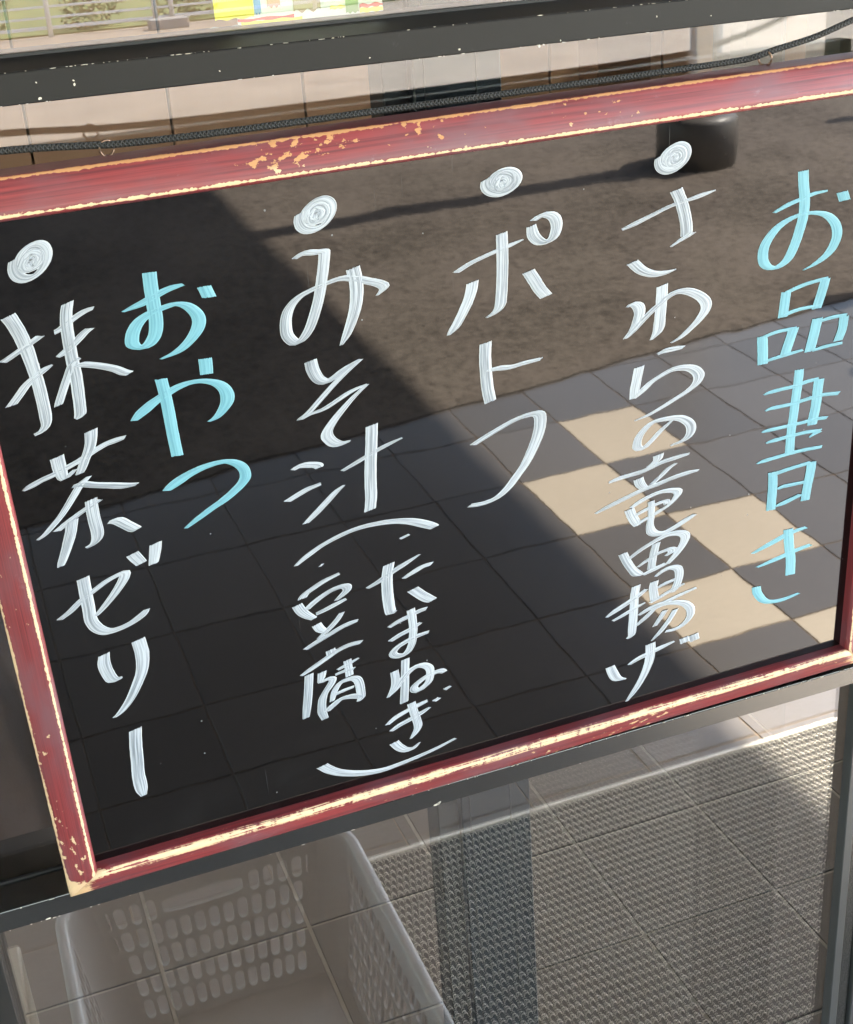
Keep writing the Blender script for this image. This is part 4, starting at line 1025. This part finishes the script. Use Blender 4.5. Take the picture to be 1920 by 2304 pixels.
col = thing("wood_column", "brown wood-faced column inside behind the right screw eye", "column", (1.56, 2.93, 0))
MB().box((1.49, 2.88, 0), (1.63, 2.98, 2.3), .002).build("column_face", M_colwood, col)
# milky containers on a shelf, inside right
shf = tag(MB().box((0.83, 1.25, 1.285), (1.45, 1.50, 1.30), .001).build("wall_shelf", M_lam), "brown shelf carrying milky plastic jugs inside at right", "shelf")
labs = ["milky plastic jug nearest the wood column", "milky plastic jug second from the wood column", "milky plastic jug third from the wood column", "milky plastic jug at the right end of the shelf"]
for q in range(4):
    x = 0.895 + 0.125*q
    t = thing("plastic_jug", labs[q], "jug", (x, 1.36, 1.30), "jugs on the inside shelf")
    MB().box((x - .036, 1.33, 1.3005), (x + .036, 1.39, 1.3005 + (.17, .15, .18, .16)[q]), .012).build("jug_body", M_whitepl, t)
    MB().lathe((x, 1.36, 1.3005 + (.17, .15, .18, .16)[q]), [(.018, 0), (.018, .02), (.02, .02), (.02, .035)], 16).build("cap", M_fence, t)

# brown apron hanging inside, at the left end of the window
bg_ = thing("hanging_apron", "dark brown cloth apron hanging inside behind the left window pane", "apron", (-0.1, 1.2, 1.0))
b = MB(); n1, n2 = 40, 46
for i in range(n1 + 1):
    t = i/n1; z = 0.715 + 0.72*t
    xr = 0.002 - 0.030*max(0, t-.15) + .010*math.sin(t*11) + .012*mnoise.noise(Vector((t*9, 3, 0)))
    for j in range(n2 + 1):
        s = j/n2; x = -0.26 + (xr + 0.26)*s
        fold = .016*math.sin(s*24 + 1.5*t + 1.2*math.sin(t*4)) + .010*mnoise.noise(Vector((s*8, t*5, 1)))
        b.vert((x, 1.2 + fold*(1.15 - .5*t), z + .004*math.sin(s*24)))
for i in range(n1):
    for j in range(n2): b.face((i*(n2+1) + j, i*(n2+1) + j+1, (i+1)*(n2+1) + j+1, (i+1)*(n2+1) + j), smooth=True)
o = b.build("apron_cloth", M_cloth, bg_); md = o.modifiers.new("thick", 'SOLIDIFY'); md.thickness = .003
MB().tube([(-.28, 1.2, 1.44), (.02, 1.2, 1.45)], .006, 8).build("apron_rod", M_darkpost, bg_)

# colourful leaflet behind the upper pane
lf = thing("leaflet", "colourful printed leaflet taped behind the upper window pane", "leaflet", (0.23, 0.83, 1.6))
def flat(name, pts, col, lay, rough=.5):
    mt = bpy.data.materials.get("print_" + name) or simple("print_" + name, col, rough, .08, 90)
    b = MB(); f_ = [b.vert((x, 0.830 - .0002*lay, z)) for x, z in pts]; g_ = [b.vert((x, 0.8304 - .0002*lay, z)) for x, z in pts]
    b.face(f_); n_ = len(pts)
    for q in range(n_): b.face((f_[(q+1) % n_], f_[q], g_[q], g_[(q+1) % n_]))
    return b.build(name, mt, lf)
flat("paper", [(.190, 1.5243), (.2818, 1.5243), (.2818, 1.70), (.190, 1.70)], (.72, .72, .66), 0)
def band(name, z0, z1, x0, x1, col, lay, amp=.0006, ph=0):
    n_ = 14; a_ = [(x0 + (x1-x0)*q/n_, z0 + amp*math.sin(q*1.1 + ph)) for q in range(n_+1)]
    c_ = [(x0 + (x1-x0)*q/n_, z1 + amp*math.sin(q*.8 + ph)) for q in range(n_+1)][::-1]
    flat(name, a_ + c_, col, lay)
band("green_edge", 1.5243, 1.5268, .196, .2818, (.05, .38, .07), 1, .0004)
band("yellow_band", 1.5270, 1.5298, .192, .230, (.85, .72, .06), 1, .0004, 1)
band("red_band", 1.5296, 1.5312, .190, .225, (.55, .05, .03), 2, .0003, 2)
band("yellow_block", 1.5318, 1.5455, .1765, .2005, (.80, .68, .05), 2, .0005)
band("blue_shape", 1.5335, 1.5435, .2008, .2050, (.10, .25, .55), 2, .0006)
band("tan_shape", 1.5325, 1.5440, .2250, .2420, (.45, .34, .22), 2, .0011)
band("rose_shape", 1.5365, 1.5440, .2090, .2170, (.6, .33, .25), 2, .0008)
band("leaf_green", 1.5288, 1.5470, .2580, .2660, (.25, .38, .15), 2, .0005)
band("red_strip", 1.5310, 1.5330, .2668, .2818, (.60, .08, .05), 2, .0005)
band("yellow_strip", 1.5282, 1.5308, .2668, .2818, (.85, .65, .08), 2, .0003)
band("yellow_dash", 1.5318, 1.5336, .2480, .2575, (.85, .75, .15), 2, .0003)
band("grey_curve", 1.5262, 1.5278, .172, .196, (.35, .33, .28), 1, .0008)
